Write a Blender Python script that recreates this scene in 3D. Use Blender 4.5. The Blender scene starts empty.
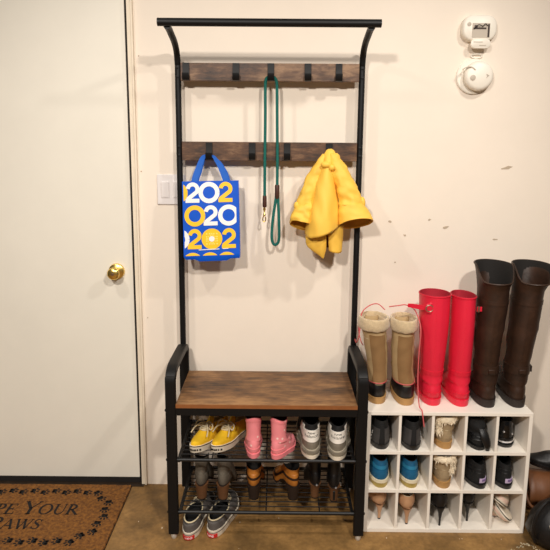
import bpy, bmesh, math, random
from mathutils import Vector, Matrix, noise
random.seed(7)
PI = math.pi
S = bpy.context.scene
COL = S.collection
V = Vector

# ------------------------------------------------------------------ materials
def lin(c):
    return tuple(((x/255)/12.92 if x/255 <= .04045 else ((x/255+.055)/1.055)**2.4) for x in c)

def mat(name, c, rough=.6, metal=0., bump=0., bscale=80., var=0., vscale=6., spec=.5, sheen=0., coat=0., c2=None, stretch=(1, 1, 1), detail=6):
    m = bpy.data.materials.new(name); m.use_nodes = True
    nt = m.node_tree; N = nt.nodes; L = nt.links
    b = N['Principled BSDF']
    col = lin(c)
    b.inputs['Base Color'].default_value = (*col, 1)
    b.inputs['Roughness'].default_value = rough
    b.inputs['Metallic'].default_value = metal
    b.inputs['Specular IOR Level'].default_value = spec
    if sheen: b.inputs['Sheen Weight'].default_value = sheen
    if coat: b.inputs['Coat Weight'].default_value = coat
    tc = N.new('ShaderNodeTexCoord'); mp = N.new('ShaderNodeMapping')
    mp.inputs['Scale'].default_value = stretch
    L.new(tc.outputs['Object'], mp.inputs['Vector'])
    if var or c2:
        n = N.new('ShaderNodeTexNoise'); n.inputs['Scale'].default_value = vscale; n.inputs['Detail'].default_value = detail
        n.inputs['Roughness'].default_value = .65
        L.new(mp.outputs[0], n.inputs['Vector'])
        r = N.new('ShaderNodeValToRGB')
        a = lin(c2) if c2 else tuple(x*(1-var) for x in col)
        d = col if c2 else tuple(min(1, x*(1+var)) for x in col)
        r.color_ramp.elements[0].position = .35; r.color_ramp.elements[0].color = (*a, 1)
        r.color_ramp.elements[1].position = .65; r.color_ramp.elements[1].color = (*d, 1)
        L.new(n.outputs['Fac'], r.inputs[0]); L.new(r.outputs[0], b.inputs['Base Color'])
    if bump:
        n2 = N.new('ShaderNodeTexNoise'); n2.inputs['Scale'].default_value = bscale; n2.inputs['Detail'].default_value = 4
        L.new(mp.outputs[0], n2.inputs['Vector'])
        bp = N.new('ShaderNodeBump'); bp.inputs['Strength'].default_value = bump; bp.inputs['Distance'].default_value = .004
        L.new(n2.outputs['Fac'], bp.inputs['Height']); L.new(bp.outputs[0], b.inputs['Normal'])
    return m

def wood(name, c1, c2, c3, axis):
    m = bpy.data.materials.new(name); m.use_nodes = True
    nt = m.node_tree; N = nt.nodes; L = nt.links; b = N['Principled BSDF']
    b.inputs['Roughness'].default_value = .5
    tc = N.new('ShaderNodeTexCoord'); mp = N.new('ShaderNodeMapping'); mp.inputs['Scale'].default_value = axis
    L.new(tc.outputs['Object'], mp.inputs['Vector'])
    g = N.new('ShaderNodeTexNoise'); g.inputs['Scale'].default_value = 26; g.inputs['Detail'].default_value = 8; g.inputs['Roughness'].default_value = .7; g.inputs['Distortion'].default_value = .6
    L.new(mp.outputs[0], g.inputs['Vector'])
    p = N.new('ShaderNodeTexNoise'); p.inputs['Scale'].default_value = 5.5; p.inputs['Detail'].default_value = 5; p.inputs['Roughness'].default_value = .62
    mp2 = N.new('ShaderNodeMapping'); mp2.inputs['Scale'].default_value = tuple((a+1)/2 if a < 1 else 1+(a-1)*.25 for a in axis)
    L.new(tc.outputs['Object'], mp2.inputs['Vector']); L.new(mp2.outputs[0], p.inputs['Vector'])
    r1 = N.new('ShaderNodeValToRGB'); e = r1.color_ramp.elements
    e[0].position = .40; e[0].color = (*lin(c1), 1); e[1].position = .62; e[1].color = (*lin(c3), 1)
    q = e.new(.5); q.color = (*lin(c2), 1)
    mx = N.new('ShaderNodeMix'); mx.data_type = 'FLOAT'; mx.inputs[0].default_value = .62
    L.new(g.outputs['Fac'], mx.inputs[2]); L.new(p.outputs['Fac'], mx.inputs[3])
    L.new(mx.outputs[0], r1.inputs[0]); L.new(r1.outputs[0], b.inputs['Base Color'])
    bp = N.new('ShaderNodeBump'); bp.inputs['Strength'].default_value = .12; bp.inputs['Distance'].default_value = .002
    L.new(g.outputs['Fac'], bp.inputs['Height']); L.new(bp.outputs[0], b.inputs['Normal'])
    return m

def concrete():
    m = bpy.data.materials.new('stained_concrete'); m.use_nodes = True
    nt = m.node_tree; N = nt.nodes; L = nt.links; b = N['Principled BSDF']
    b.inputs['Roughness'].default_value = .6
    tc = N.new('ShaderNodeTexCoord')
    a = N.new('ShaderNodeTexNoise'); a.inputs['Scale'].default_value = 3.2; a.inputs['Detail'].default_value = 9; a.inputs['Roughness'].default_value = .68
    L.new(tc.outputs['Object'], a.inputs['Vector'])
    r = N.new('ShaderNodeValToRGB'); e = r.color_ramp.elements
    e[0].position = .38; e[0].color = (*lin((106, 79, 42)), 1); e[1].position = .66; e[1].color = (*lin((174, 133, 78)), 1)
    q = e.new(.52); q.color = (*lin((144, 108, 60)), 1)
    L.new(a.outputs['Fac'], r.inputs[0])
    s = N.new('ShaderNodeTexNoise'); s.inputs['Scale'].default_value = 60; s.inputs['Detail'].default_value = 5
    L.new(tc.outputs['Object'], s.inputs['Vector'])
    r2 = N.new('ShaderNodeValToRGB'); f = r2.color_ramp.elements
    f[0].position = .3; f[0].color = (.72, .7, .68, 1); f[1].position = .62; f[1].color = (1, 1, 1, 1)
    L.new(s.outputs['Fac'], r2.inputs[0])
    mx = N.new('ShaderNodeMix'); mx.data_type = 'RGBA'; mx.blend_type = 'MULTIPLY'; mx.inputs[0].default_value = .8
    L.new(r.outputs[0], mx.inputs[6]); L.new(r2.outputs[0], mx.inputs[7])
    L.new(mx.outputs[2], b.inputs['Base Color'])
    bp = N.new('ShaderNodeBump'); bp.inputs['Strength'].default_value = .25; bp.inputs['Distance'].default_value = .003
    L.new(s.outputs['Fac'], bp.inputs['Height']); L.new(bp.outputs[0], b.inputs['Normal'])
    return m

def spotted(name, c, d):
    m = mat(name, c, .4); nt = m.node_tree; N = nt.nodes; L = nt.links
    tc = N.new('ShaderNodeTexCoord'); v = N.new('ShaderNodeTexVoronoi'); v.inputs['Scale'].default_value = 44
    r = N.new('ShaderNodeValToRGB'); e = r.color_ramp.elements
    e[0].position = .17; e[0].color = (*lin(d), 1); e[1].position = .20; e[1].color = (*lin(c), 1)
    L.new(tc.outputs['Object'], v.inputs['Vector']); L.new(v.outputs['Distance'], r.inputs[0]); L.new(r.outputs[0], N['Principled BSDF'].inputs['Base Color'])
    return m

M = dict(
    wall=mat('wall_paint', (240, 227, 211), .8, bump=.06, bscale=40, var=.02, vscale=3),
    door=mat('door_paint', (236, 230, 216), .55, var=.025, vscale=2.2, bump=.02, bscale=15),
    trim=mat('trim_paint', (236, 222, 200), .6, var=.05, vscale=9),
    floor=concrete(),
    gap=mat('weatherstrip_rubber', (24, 18, 15), .8),
    thresh=mat('threshold_bronze', (52, 40, 30), .5, .3, var=.2, vscale=20),
    scuff=mat('wall_scuff', (186, 168, 146), .9),
    brass=mat('polished_brass', (240, 206, 120), .3, 1.),
    black=mat('black_powder_coat', (11, 11, 12), .5, bump=.04, bscale=400, spec=.3),
    wire=mat('black_wire', (10, 10, 11), .5),
    chrome=mat('chrome_foot', (220, 218, 212), .2, .6),
    seat=wood('rustic_board', (48, 31, 17), (108, 73, 41), (158, 116, 72), (.4, 2.4, 2.4)),
    rail=wood('rustic_rail', (44, 28, 19), (92, 62, 40), (150, 116, 84), (.5, 2.2, 2.2)),
    edge=mat('edge_band', (138, 84, 44), .5, var=.15, vscale=20),
    white=mat('white_laminate', (242, 234, 222), .5, var=.015, vscale=10),
    plastic=mat('white_plastic', (242, 234, 220), .42),
    plastic2=mat('switch_plastic', (232, 225, 222), .35),
    dark=mat('dark_recess', (70, 60, 55), .8),
    grey=mat('grey_plastic', (190, 178, 162), .5),
    coir=mat('coir_fibre', (152, 98, 34), .95, bump=1., bscale=500, c2=(92, 54, 16), vscale=75),
    coirprint=mat('black_coir_print', (15, 11, 8), .95, bump=.8, bscale=500),
    bagblue=mat('blue_woven_plastic', (0, 82, 198), .5, spec=.25, bump=.1, bscale=60, var=.06, vscale=15),
    baghandle=mat('blue_webbing', (10, 92, 190), .7, bump=.3, bscale=300),
    pwhite=mat('print_white', (240, 238, 236), .5),
    pyel=mat('print_yellow', (246, 196, 24), .5),
    pyel2=mat('print_pale_yellow', (250, 226, 110), .5),
    teal=mat('teal_rope', (0, 98, 88), .8, bump=.8, bscale=260, var=.15, vscale=200),
    leather=mat('brown_leather', (66, 34, 22), .5, bump=.2, bscale=200),
    rain=mat('yellow_rubberised_cotton', (246, 195, 74), .62, bump=.12, bscale=60, var=.03, vscale=12),
    rainin=mat('raincoat_lining', (196, 140, 44), .8),
    rainshade=mat('raincoat_dark_lining', (96, 40, 26), .8),  # shade in the gap between the tails, put into the colour
    duck=mat('tan_waxed_canvas', (178, 150, 108), .8, bump=.25, bscale=220, var=.08, vscale=18),
    duckp=mat('tan_suede_panel', (138, 104, 64), .85, bump=.2, bscale=250, var=.06, vscale=20),
    sherpa=mat('sherpa_fleece', (206, 182, 144), .95, bump=1., bscale=240, sheen=.4, var=.08, vscale=90),
    rubber=mat('black_rubber', (20, 19, 19), .4),
    gum=mat('gum_sole', (176, 134, 80), .6, var=.06, vscale=20),
    label=mat('grey_rubber_label', (112, 100, 76), .6),
    pinklace=mat('pink_red_cord', (206, 92, 92), .8),
    red=mat('red_gloss_rubber', (224, 36, 62), .38, var=.04, vscale=10),
    redin=mat('red_boot_lining', (170, 30, 48), .8),
    redstrap=mat('red_strap', (214, 32, 56), .35),
    buckle=mat('buckle_metal', (180, 150, 130), .3, .9),
    brown=mat('dark_brown_leather', (62, 39, 26), .5, bump=.3, bscale=60, spec=.35, c2=(40, 26, 18), vscale=12),
    brownin=mat('dark_boot_lining', (20, 15, 12), .9),
    brownsole=mat('dark_brown_sole', (38, 28, 24), .6),
    blk=mat('black_leather', (13, 12, 13), .45, bump=.2, bscale=120),
    blkfab=mat('black_fabric', (12, 12, 13), .8, bump=.3, bscale=260),
    blkshine=mat('black_patent', (14, 14, 16), .15),
    charc=mat('charcoal_heel_panel', (62, 60, 60), .55, var=.1, vscale=40),
    shear=mat('taupe_suede', (158, 136, 104), .9, bump=.3, bscale=200, var=.08, vscale=25),
    fur=mat('cream_fur', (232, 216, 188), .95, sheen=.3),
    blue=mat('teal_blue_knit', (8, 90, 130), .6, bump=.3, bscale=260, var=.12, vscale=50),
    bluelt=mat('light_blue_band', (36, 122, 160), .4),
    gold=mat('gold_midsole', (172, 150, 80), .4, .3),
    cream=mat('cream_midsole', (224, 212, 182), .5),
    nude=mat('nude_leather', (186, 142, 106), .4, var=.04, vscale=15),
    pinkcan=mat('pale_pink_canvas', (228, 196, 178), .85, bump=.3, bscale=260, var=.04, vscale=20),
    yel=mat('yellow_canvas', (232, 184, 22), .8, bump=.3, bscale=320, var=.05, vscale=20),
    offwhite=mat('offwhite_rubber', (222, 210, 190), .55, var=.03, vscale=30),
    lacew=mat('cream_lace', (216, 200, 164), .85),
    pinkb=spotted('pink_rubber', (238, 140, 146), (246, 204, 196)),
    pinkplain=mat('pink_rubber_sole', (236, 136, 142), .4, var=.03, vscale=12),
    pinkspot=mat('pale_pink_dot', (246, 200, 192), .45),
    pinkin=mat('maroon_lining', (92, 34, 36), .85),
    nbgrey=mat('grey_mesh_heel', (124, 116, 102), .6, bump=.3, bscale=300, var=.1, vscale=40),
    nbsole=mat('pale_grey_sole', (180, 170, 150), .55),
    nbwhite=mat('white_heel_leather', (238, 232, 222), .4),
    inkblk=mat('black_ink', (20, 20, 20), .6),
    bootgrey=mat('grey_suede', (96, 88, 76), .85, bump=.3, bscale=120, var=.15, vscale=18),
    heelwood=mat('stacked_brown_heel', (100, 66, 40), .5, var=.1, vscale=30, stretch=(1, 1, 8)),
    ochre=mat('ochre_leather', (186, 116, 44), .5, var=.15, vscale=20, bump=.15, bscale=100),
    darkheel=mat('dark_brown_heel', (38, 26, 20), .5),
    slate=mat('grey_canvas', (92, 86, 82), .85, bump=.3, bscale=300, var=.06, vscale=30),
    vred=mat('red_rubber_tag', (200, 36, 34), .5),
    lilac=mat('lilac_heel_label', (196, 178, 208), .6),
    cognac=mat('cognac_leather', (108, 66, 36), .5, var=.15, vscale=10, bump=.15, bscale=80),
    glint=mat('rhinestone', (220, 220, 225), .1, .8),
)

# ------------------------------------------------------------------ mesh builder
class MB:
    def __init__(s): s.v = []; s.f = []
    def add(s, vs, fs):
        b = len(s.v); s.v += [V(p) for p in vs]; s.f += [tuple(b+i for i in f) for f in fs]; return s
    def box(s, x0, x1, y0, y1, z0, z1):
        return s.add([(x, y, z) for z in (z0, z1) for y in (y0, y1) for x in (x0, x1)],
                     [(0, 2, 3, 1), (4, 5, 7, 6), (0, 1, 5, 4), (2, 6, 7, 3), (0, 4, 6, 2), (1, 3, 7, 5)])
    def rings(s, R, cap0=True, cap1=True, closed=True):
        n = len(R[0]); vs = [p for r in R for p in r]; fs = []
        for i in range(len(R)-1):
            for j in range(n if closed else n-1):
                k = (j+1) % n
                fs.append((i*n+j, i*n+k, (i+1)*n+k, (i+1)*n+j))
        if cap0: fs.append(tuple(range(n))[::-1])
        if cap1: fs.append(tuple(range((len(R)-1)*n, len(R)*n)))
        return s.add(vs, fs)
    def tube(s, pts, r, n=8, closed=False, cap=True, rad=None, flat=None):
        pts = [V(p) for p in pts]; m = len(pts); R = []
        up = None
        for i, p in enumerate(pts):
            if closed: t = pts[(i+1) % m]-pts[i-1]
            else: t = pts[min(i+1, m-1)]-pts[max(i-1, 0)]
            t.normalize()
            if up is None:
                up = V((0, 0, 1)) if abs(t.z) < .9 else V((0, 1, 0))
            a = t.cross(up)
            if a.length < 1e-5: a = t.cross(V((1, 0, 0)))
            a.normalize(); b = a.cross(t); b.normalize(); up = b
            rr = rad[i] if rad else r
            R.append([p+a*(math.cos(2*PI*k/n)*rr)+b*(math.sin(2*PI*k/n)*rr) for k in range(n)])
        if closed: R.append(R[0]); cap = False
        return s.rings(R, cap, cap)
    def cyl(s, p0, p1, r, n=16, r1=None):
        p0 = V(p0); p1 = V(p1); return s.tube([p0, p1], r, n, rad=[r, r if r1 is None else r1])
    def lathe(s, prof, n=28, axis='z', c=(0, 0, 0)):
        R = []
        for r, h in prof:
            ring = []
            for k in range(n):
                a = 2*PI*k/n; x, y = r*math.cos(a), r*math.sin(a)
                if axis == 'z': q = (x, y, h)
                elif axis == 'y': q = (x, h, y)
                else: q = (h, x, y)
                ring.append(V(c)+V(q))
            R.append(ring)
        return s.rings(R)
    def ball(s, c, r, n=12, m=8, sc=(1, 1, 1)):
        R = []
        for i in range(1, m):
            a = PI*i/m
            R.append([V(c)+V((r*math.sin(a)*math.cos(2*PI*k/n)*sc[0], r*math.sin(a)*math.sin(2*PI*k/n)*sc[1], -r*math.cos(a)*sc[2])) for k in range(n)])
        return s.rings(R)
    def poly(s, pts, d):                      # flat polygon extruded along vector d
        n = len(pts); d = V(d); pts = [V(p) for p in pts]
        return s.add(pts+[p+d for p in pts], [tuple(range(n))[::-1], tuple(range(n, 2*n))]+[(i, (i+1) % n, n+(i+1) % n, n+i) for i in range(n)])
    def map(s, fn): s.v = [V(fn(p)) for p in s.v]; return s
    def build(s, name, m, parent=None, smooth=True, bevel=0, sub=0, solid=0, angle=35, origin=None, off=-1):
        me = bpy.data.meshes.new(name)
        if origin is not None: s.v = [p-V(origin) for p in s.v]
        me.from_pydata([tuple(p) for p in s.v], [], s.f)
        bm = bmesh.new(); bm.from_mesh(me)
        bmesh.ops.remove_doubles(bm, verts=bm.verts, dist=1e-6)
        bmesh.ops.dissolve_degenerate(bm, dist=1e-7, edges=bm.edges)
        bmesh.ops.recalc_face_normals(bm, faces=bm.faces)
        bm.to_mesh(me); bm.free()
        me.materials.append(m)
        o = bpy.data.objects.new(name, me); COL.objects.link(o)
        if smooth:
            me.polygons.foreach_set('use_smooth', [True]*len(me.polygons))
            try: me.set_sharp_from_angle(angle=math.radians(angle))
            except Exception: pass
        if solid:
            md = o.modifiers.new('thickness', 'SOLIDIFY'); md.thickness = solid; md.offset = off
        if bevel:
            md = o.modifiers.new('bevel', 'BEVEL'); md.width = bevel; md.segments = 2; md.limit_method = 'ANGLE'; md.angle_limit = math.radians(40)
        if sub:
            md = o.modifiers.new('smooth', 'SUBSURF'); md.levels = sub; md.render_levels = sub
        if parent: o.parent = parent
        elif origin is not None: o.location = origin
        return o

def thing(name, label, cat, loc=(0, 0, 0), rz=0, group=None, rx=0, ry=0):
    o = bpy.data.objects.new(name, None); COL.objects.link(o)
    o.empty_display_size = .05
    o.location = loc; o.rotation_euler = (math.radians(rx), math.radians(ry), math.radians(rz))
    o['label'] = label; o['category'] = cat
    if group: o['group'] = group
    return o

def tag(o, label, cat, group=None):
    o['label'] = label; o['category'] = cat
    if group: o['group'] = group
    return o
def struct(o): o['kind'] = 'structure'; return o

def crv(keys, sub=4):                         # Catmull-Rom through tuples
    out = []; n = len(keys)
    for i in range(n-1):
        p0, p1, p2, p3 = keys[max(i-1, 0)], keys[i], keys[i+1], keys[min(i+2, n-1)]
        for k in range(sub):
            t = k/sub
            out.append(tuple(.5*((2*b)+(-a+c)*t+(2*a-5*b+4*c-d)*t*t+(-a+3*b-3*c+d)*t**3) for a, b, c, d in zip(p0, p1, p2, p3)))
    out.append(tuple(keys[-1])); return out

def ribbon(pts, w):                           # outline of a constant-width 2D stroke
    L, R = [], []
    for i, p in enumerate(pts):
        a = pts[max(i-1, 0)]; b = pts[min(i+1, len(pts)-1)]
        dx, dy = b[0]-a[0], b[1]-a[1]; l = math.hypot(dx, dy) or 1
        nx, ny = -dy/l, dx/l; ww = w[i]/2 if isinstance(w, (list, tuple)) else w/2
        L.append((p[0]+nx*ww, p[1]+ny*ww)); R.append((p[0]-nx*ww, p[1]-ny*ww))
    return L, R

def text_mb(txt, size):                       # lettering outlines as a flat mesh
    cu = bpy.data.curves.new('lettering', 'FONT'); cu.body = txt; cu.size = size; cu.align_x = 'CENTER'; cu.align_y = 'CENTER'; cu.extrude = .0004
    o = bpy.data.objects.new('lettering', cu); COL.objects.link(o)
    dg = bpy.context.evaluated_depsgraph_get(); dg.update()
    me = o.evaluated_get(dg).to_mesh()
    mb = MB(); mb.add([v.co.copy() for v in me.vertices], [tuple(p.vertices) for p in me.polygons])
    o.evaluated_get(dg).to_mesh_clear()
    bpy.data.objects.remove(o); bpy.data.curves.remove(cu)
    return mb

# ------------------------------------------------------------------ the setting
W0, W1, WH = -2.6, 2.6, 2.62
DX0, DX1, DZ0, DZ1 = -1.49, -.545, .0, 2.12
b = MB()
b.box(W0, DX0, 0, .12, -.02, WH); b.box(DX1, W1, 0, .12, -.02, WH); b.box(DX0, DX1, 0, .12, DZ1, WH)
wall = struct(b.build('wall_back', M['wall'], smooth=False))
b = MB()
for x, z, w, h, a in [(.938, 1.376, .052, .013, 12), (.484, 1.159, .011, .014, 40), (.546, 1.103, .012, .009, -30), (.643, 1.167, .012, .009, 20), (.709, 1.137, .026, .010, 15), (.512, .992, .007, .006, 0), (.912, 1.090, .022, .006, 0), (-.508, 1.35, .006, .006, 0), (-.505, 1.79, .005, .006, 0), (-.5, .75, .006, .006, 0)]:
    pts = []
    for k in range(9):
        t = 2*PI*k/9; r = 1+.35*random.uniform(-1, 1); X, Z = w/2*math.cos(t)*r, h/2*math.sin(t)*r
        c_, s_ = math.cos(math.radians(a)), math.sin(math.radians(a))
        pts.append((x+X*c_-Z*s_, -.0008, z+X*s_+Z*c_))
    b.poly(pts, (0, .002, 0))
b.build('scuff_mark', M['scuff'], wall, smooth=False)

struct(MB().box(W0, W1, -4.2, .12, -.05, 0).build('floor', M['floor'], smooth=False))
fl = bpy.data.objects['floor']
b = MB()
pth = [(.83, -.44), (.86, -.415), (.90, -.405), (.935, -.385), (.96, -.36), (.985, -.37), (1.0, -.40)]
for i in range(46):
    t = i/45*(len(pth)-1.001); k = int(t); f = t-k
    x = pth[k][0]*(1-f)+pth[k+1][0]*f+random.uniform(-.008, .008); y = pth[k][1]*(1-f)+pth[k+1][1]*f+random.uniform(-.008, .008)
    r = random.uniform(.0015, .0055)
    b.poly([(x+r*math.cos(j*PI/3)*random.uniform(.6, 1.3), y+r*math.sin(j*PI/3)*random.uniform(.6, 1.3), .0003) for j in range(6)], (0, 0, .0006))
b.build('pale_stain', mat('mineral_stain', (196, 180, 148), .9), fl, smooth=False)
b = MB()
for i in range(26):
    x, y = random.uniform(-.56, .9), random.uniform(-.55, -.03); y = y if x < .34 else min(y, -.34); r = random.uniform(.001, .003)
    b.poly([(x+r*math.cos(j*PI/3)*random.uniform(.5, 1.3), y+r*math.sin(j*PI/3)*random.uniform(.5, 1.3), .0003) for j in range(6)], (0, 0, .0006))
b.build('paint_fleck', M['offwhite'], fl, smooth=False)

# door leaf, its knob, seal and sweep
door = struct(MB().box(-1.47, -.557, .008, .05, .0265, 2.105).build('door_1', M['door'], smooth=False, bevel=.002))
MB().box(-1.47, -.556, .006, .045, .004, .026).build('door_sweep', M['gap'], door, smooth=False)
k = MB(); k.lathe([(.033, .007), (.033, .003), (.031, -.002), (.024, -.006), (.013, -.008)], 28, 'y', (-.6225, 0, .944)).build('rosette', M['brass'], door)
k = MB(); kb = k.lathe([(.010, -.006), (.0105, -.020), (.016, -.025), (.0235, -.034), (.0255, -.043), (.024, -.050), (.0185, -.055), (.010, -.057)], 28, 'y', (-.6225, 0, .944)).build('door_handle', M['brass'], door, angle=60)
MB().lathe([(.006, -.0568), (.006, -.0580), (.0035, -.0584)], 14, 'y', (-.6225, 0, .944)).build('keyhole', M['buckle'], kb)
j = struct(MB().box(-.5565, -.5450, .012, .09, 0, 2.12).build('trim_1', M['gap'], smooth=False))
b = MB().box(-.5448, -.529, -.010, -.0002, .004, 2.16); b.box(-.529, -.5215, -.016, -.0002, .004, 2.16)
struct(b.build('trim_2', M['trim'], smooth=False, bevel=.002))
b = MB().box(-1.4965, -1.4705, -.012, .09, 0, 2.16); b.box(-1.50, -.5215, -.012, -.0002, 2.125, 2.17)
struct(b.build('trim_3', M['trim'], smooth=False, bevel=.002))
struct(MB().box(-1.47, -.535, -.022, .05, .0, .0035).build('trim_4', M['thresh'], smooth=False))

# ------------------------------------------------------------------ light switch
sw = thing('light_switch', 'white two-gang rocker light switch plate on the wall behind the black left post', 'light switch', (-.389, 0, 1.280))
MB().box(-.057, .057, -.006, -.0003, -.060, .060).build('plate', M['plastic2'], sw, bevel=.003)
for sx in (-.0235, .0235):
    f = MB().box(sx-.0175, sx+.0175, -.0075, -.004, -.034, .034).build('rocker_frame', M['plastic2'], sw, bevel=.001)
    b = MB().add([(sx-.0145, -.0074, -.031), (sx+.0145, -.0074, -.031), (sx+.0145, -.0074, .031), (sx-.0145, -.0074, .031),
                  (sx-.0145, -.0095, -.030), (sx+.0145, -.0095, -.030), (sx+.0145, -.0125, .030), (sx-.0145, -.0125, .030)],
                 [(0, 1, 2, 3), (4, 5, 6, 7), (0, 1, 5, 4), (1, 2, 6, 5), (2, 3, 7, 6), (3, 0, 4, 7)])
    b.build('rocker', M['plastic2'], f, smooth=False, bevel=.0006)

# ------------------------------------------------------------------ smoke alarm + opened alarm unit
sm = thing('smoke_alarm', 'round white smoke alarm on the wall under the opened alarm unit', 'smoke alarm', (.789, 0, 1.722))
MB().lathe([(.0, -.0003), (.066, -.0003), (.066, -.007), (.062, -.010), (.0, -.010)], 40, 'y', (-.008, 0, 0)).build('mounting_plate', M['plastic'], sw and sm)
b = MB().lathe([(.030, -.010), (.052, -.012), (.055, -.018), (.055, -.030), (.051, -.038), (.042, -.043), (.0, -.044)], 44, 'y', (.004, 0, 0)); hs = b.build('housing', M['plastic'], sm, angle=50)
b = MB()
arc = [(-.038+.026*math.cos(t), .010+.021*math.sin(t)) for t in [PI*(.86-.72*i/12) for i in range(13)]]
Lx, Rx = ribbon(arc, .004); b.poly([(x, -.0455, z) for x, z in Lx+Rx[::-1]], (0, .008, 0)); b.build('vent_slot', M['grey'], hs, smooth=False)
MB().lathe([(.010, -.040), (.010, -.0462), (.007, -.0470), (.0, -.0472)], 18, 'y', (-.022, 0, -.008)).build('test_button', M['grey'], hs)
MB().poly([(.028, -.0455, .006), (.040, -.0435, .0), (.028, -.0455, -.010), (.031, -.045, -.002)], (0, .006, 0)).build('indicator', M['grey'], hs, smooth=False)

al = thing('alarm_unit', 'white rounded alarm unit high on the wall with its battery door hanging open', 'alarm', (.786, 0, 1.896))
def rrect(w, h, r, n=8):
    pts = []
    for cx, cz, a0 in [(w/2-r, h/2-r, 0), (-w/2+r, h/2-r, 90), (-w/2+r, -h/2+r, 180), (w/2-r, -h/2+r, 270)]:
        for i in range(n+1):
            a = math.radians(a0+90*i/n); pts.append((cx+r*math.cos(a), cz+r*math.sin(a)))
    return pts
b = MB(); R = []
for sc, y in [(1.0, -.0003), (1.0, -.022), (.96, -.030), (.86, -.034)]:
    R.append([V((x*sc, y, z*sc)) for x, z in rrect(.130, .094, .038)])
hs2 = b.rings(R).build('housing', M['plastic'], al, angle=50)
MB().box(-.030, .036, -.0352, -.030, -.036, .016).build('battery_bay', M['grey'], hs2, smooth=False)
MB().box(.028, .034, -.0375, -.034, -.034, .012).box(-.026, .022, -.0362, -.034, -.006, .0).box(-.022, -.012, -.038, -.034, .0, .008).build('battery_contact', M['dark'], hs2, smooth=False)
MB().tube(crv([(-.024, -.038, -.006), (-.010, -.044, .008), (.006, -.042, .004), (.016, -.042, .012), (.026, -.038, .006)], 5), .0015, 6).build('battery_wire', M['inkblk'], hs2)
MB().lathe([(.0075, -.030), (.0075, -.0358), (.004, -.0364)], 16, 'y', (-.042, 0, .012)).build('test_button', M['grey'], hs2)
b = MB(); b.rings([[V((x*s_+.004, y, z*s_-.058)) for x, z in rrect(.074, .036, .016)] for s_, y in [(.95, -.0285), (1, -.032), (1, -.036), (.9, -.039)]])
dr = b.build('battery_door', M['plastic'], al, angle=50)
MB().box(-.024, .010, -.0400, -.0385, -.054, -.051).box(-.002, .024, -.0400, -.0385, -.066, -.063).build('moulded_marking', M['grey'], dr, smooth=False)
MB().tube([V((.002+.021*math.cos(t), -.004, -.098+.007*math.sin(t))) for t in [2*PI*i/24 for i in range(24)]], .0032, 8, closed=True).build('shadow_ring', M['plastic'], al)  # ring shaped after a shadow on the wall, not a part of the unit

# ------------------------------------------------------------------ hall tree
ht = thing('hall_tree', 'black metal and rustic wood hall tree with bench, coat hooks and shoe shelves', 'hall tree', (0, 0, 0))
PX, PY = .3476, -.045
b = MB().cyl((-.3755, -.256, 1.8625), (.3745, -.256, 1.8625), .0135, 20)
tb = b.build('top_bar', M['black'], ht)
for sx in (-1, 1):
    MB().lathe([(.0138, sx*.3750), (.0138, sx*.3780), (.010, sx*.3790)], 20, 'x', (0, -.256, 1.8625)).build('end_cap', M['rubber'], tb)
    p = crv([(sx*PX, PY, .60), (sx*PX, PY, 1.2), (sx*PX, PY, 1.70), (sx*PX, PY-.002, 1.755), (sx*PX, PY-.022, 1.798), (sx*PX, PY-.065, 1.824), (sx*PX, PY-.12, 1.838), (sx*PX, -.215, 1.849), (sx*PX, -.25, 1.8515)], 6)
    po = MB().tube(p, .0118, 14).build('post', M['black'], ht)
    b = MB()
    for z in (1.742, 1.708, 1.448, 1.416): b.lathe([(.0055, PY-.0105), (.0055, PY-.0135), (.003, PY-.0145)], 10, 'y', (sx*PX, 0, z))
    b.build('bolt', M['black'], po)
    # arm loop: front leg, arm rest and rear leg in one bent flat tube
    path = crv([(-.348, .022), (-.348, .30), (-.348, .595), (-.340, .630), (-.312, .650), (-.27, .655), (-.18, .654), (-.10, .652), (-.062, .646), (-.043, .625), (-.040, .595), (-.040, .30), (-.040, .022)], 6)
    hx = .0185; R = []
    for i, (y, z) in enumerate(path):
        a = path[max(i-1, 0)]; c_ = path[min(i+1, len(path)-1)]
        dy, dz = c_[0]-a[0], c_[1]-a[1]; l = math.hypot(dy, dz); ny, nz = -dz/l, dy/l; th = .0125
        ring = []
        for ux, uu in [(-1, -.8), (-.85, -1), (.85, -1), (1, -.8), (1, .8), (.85, 1), (-.85, 1), (-1, .8)]:
            ring.append(V((sx*.345+ux*hx, y+ny*uu*th, z+nz*uu*th)))
        R.append(ring)
    lg = MB().rings(R).build('armrest_leg_loop', M['black'], ht, angle=25)
    b = MB()
    for z in (.106, .316, .509): b.lathe([(.005, 0), (.005, .003), (.003, .0045)], 10, 'x', (0, -.348, z)); 
    b.map(lambda p, s=sx: V((s*(.3635+p.x), p.y, p.z))).build('bolt', M['black'], lg)
    for y in (-.348, -.040):
        MB().lathe([(.009, 0.0002), (.0115, .006), (.0115, .014), (.008, .023)], 16, 'z', (sx*.345, y, 0)).build('foot', M['chrome'], ht)
b = MB().box(-.3265, .3265, -.3605, -.0415, .523, .5385)
st = b.build('seat', M['seat'], ht, smooth=False, bevel=.0015)
MB().box(-.326, .326, -.3615, -.3603, .5235, .5375).build('edge_band', M['edge'], st, smooth=False)
b = MB().box(-.3265, .3265, -.3595, -.335, .494, .5225).box(-.3265, .3265, -.065, -.042, .494, .5225)
b.box(-.3265, -.304, -.335, -.065, .494, .5225).box(.304, .3265, -.335, -.065, .494, .5225).box(-.011, .011, -.335, -.065, .505, .5225)
b.build('seat_frame', M['black'], ht, smooth=False, bevel=.001)
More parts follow.
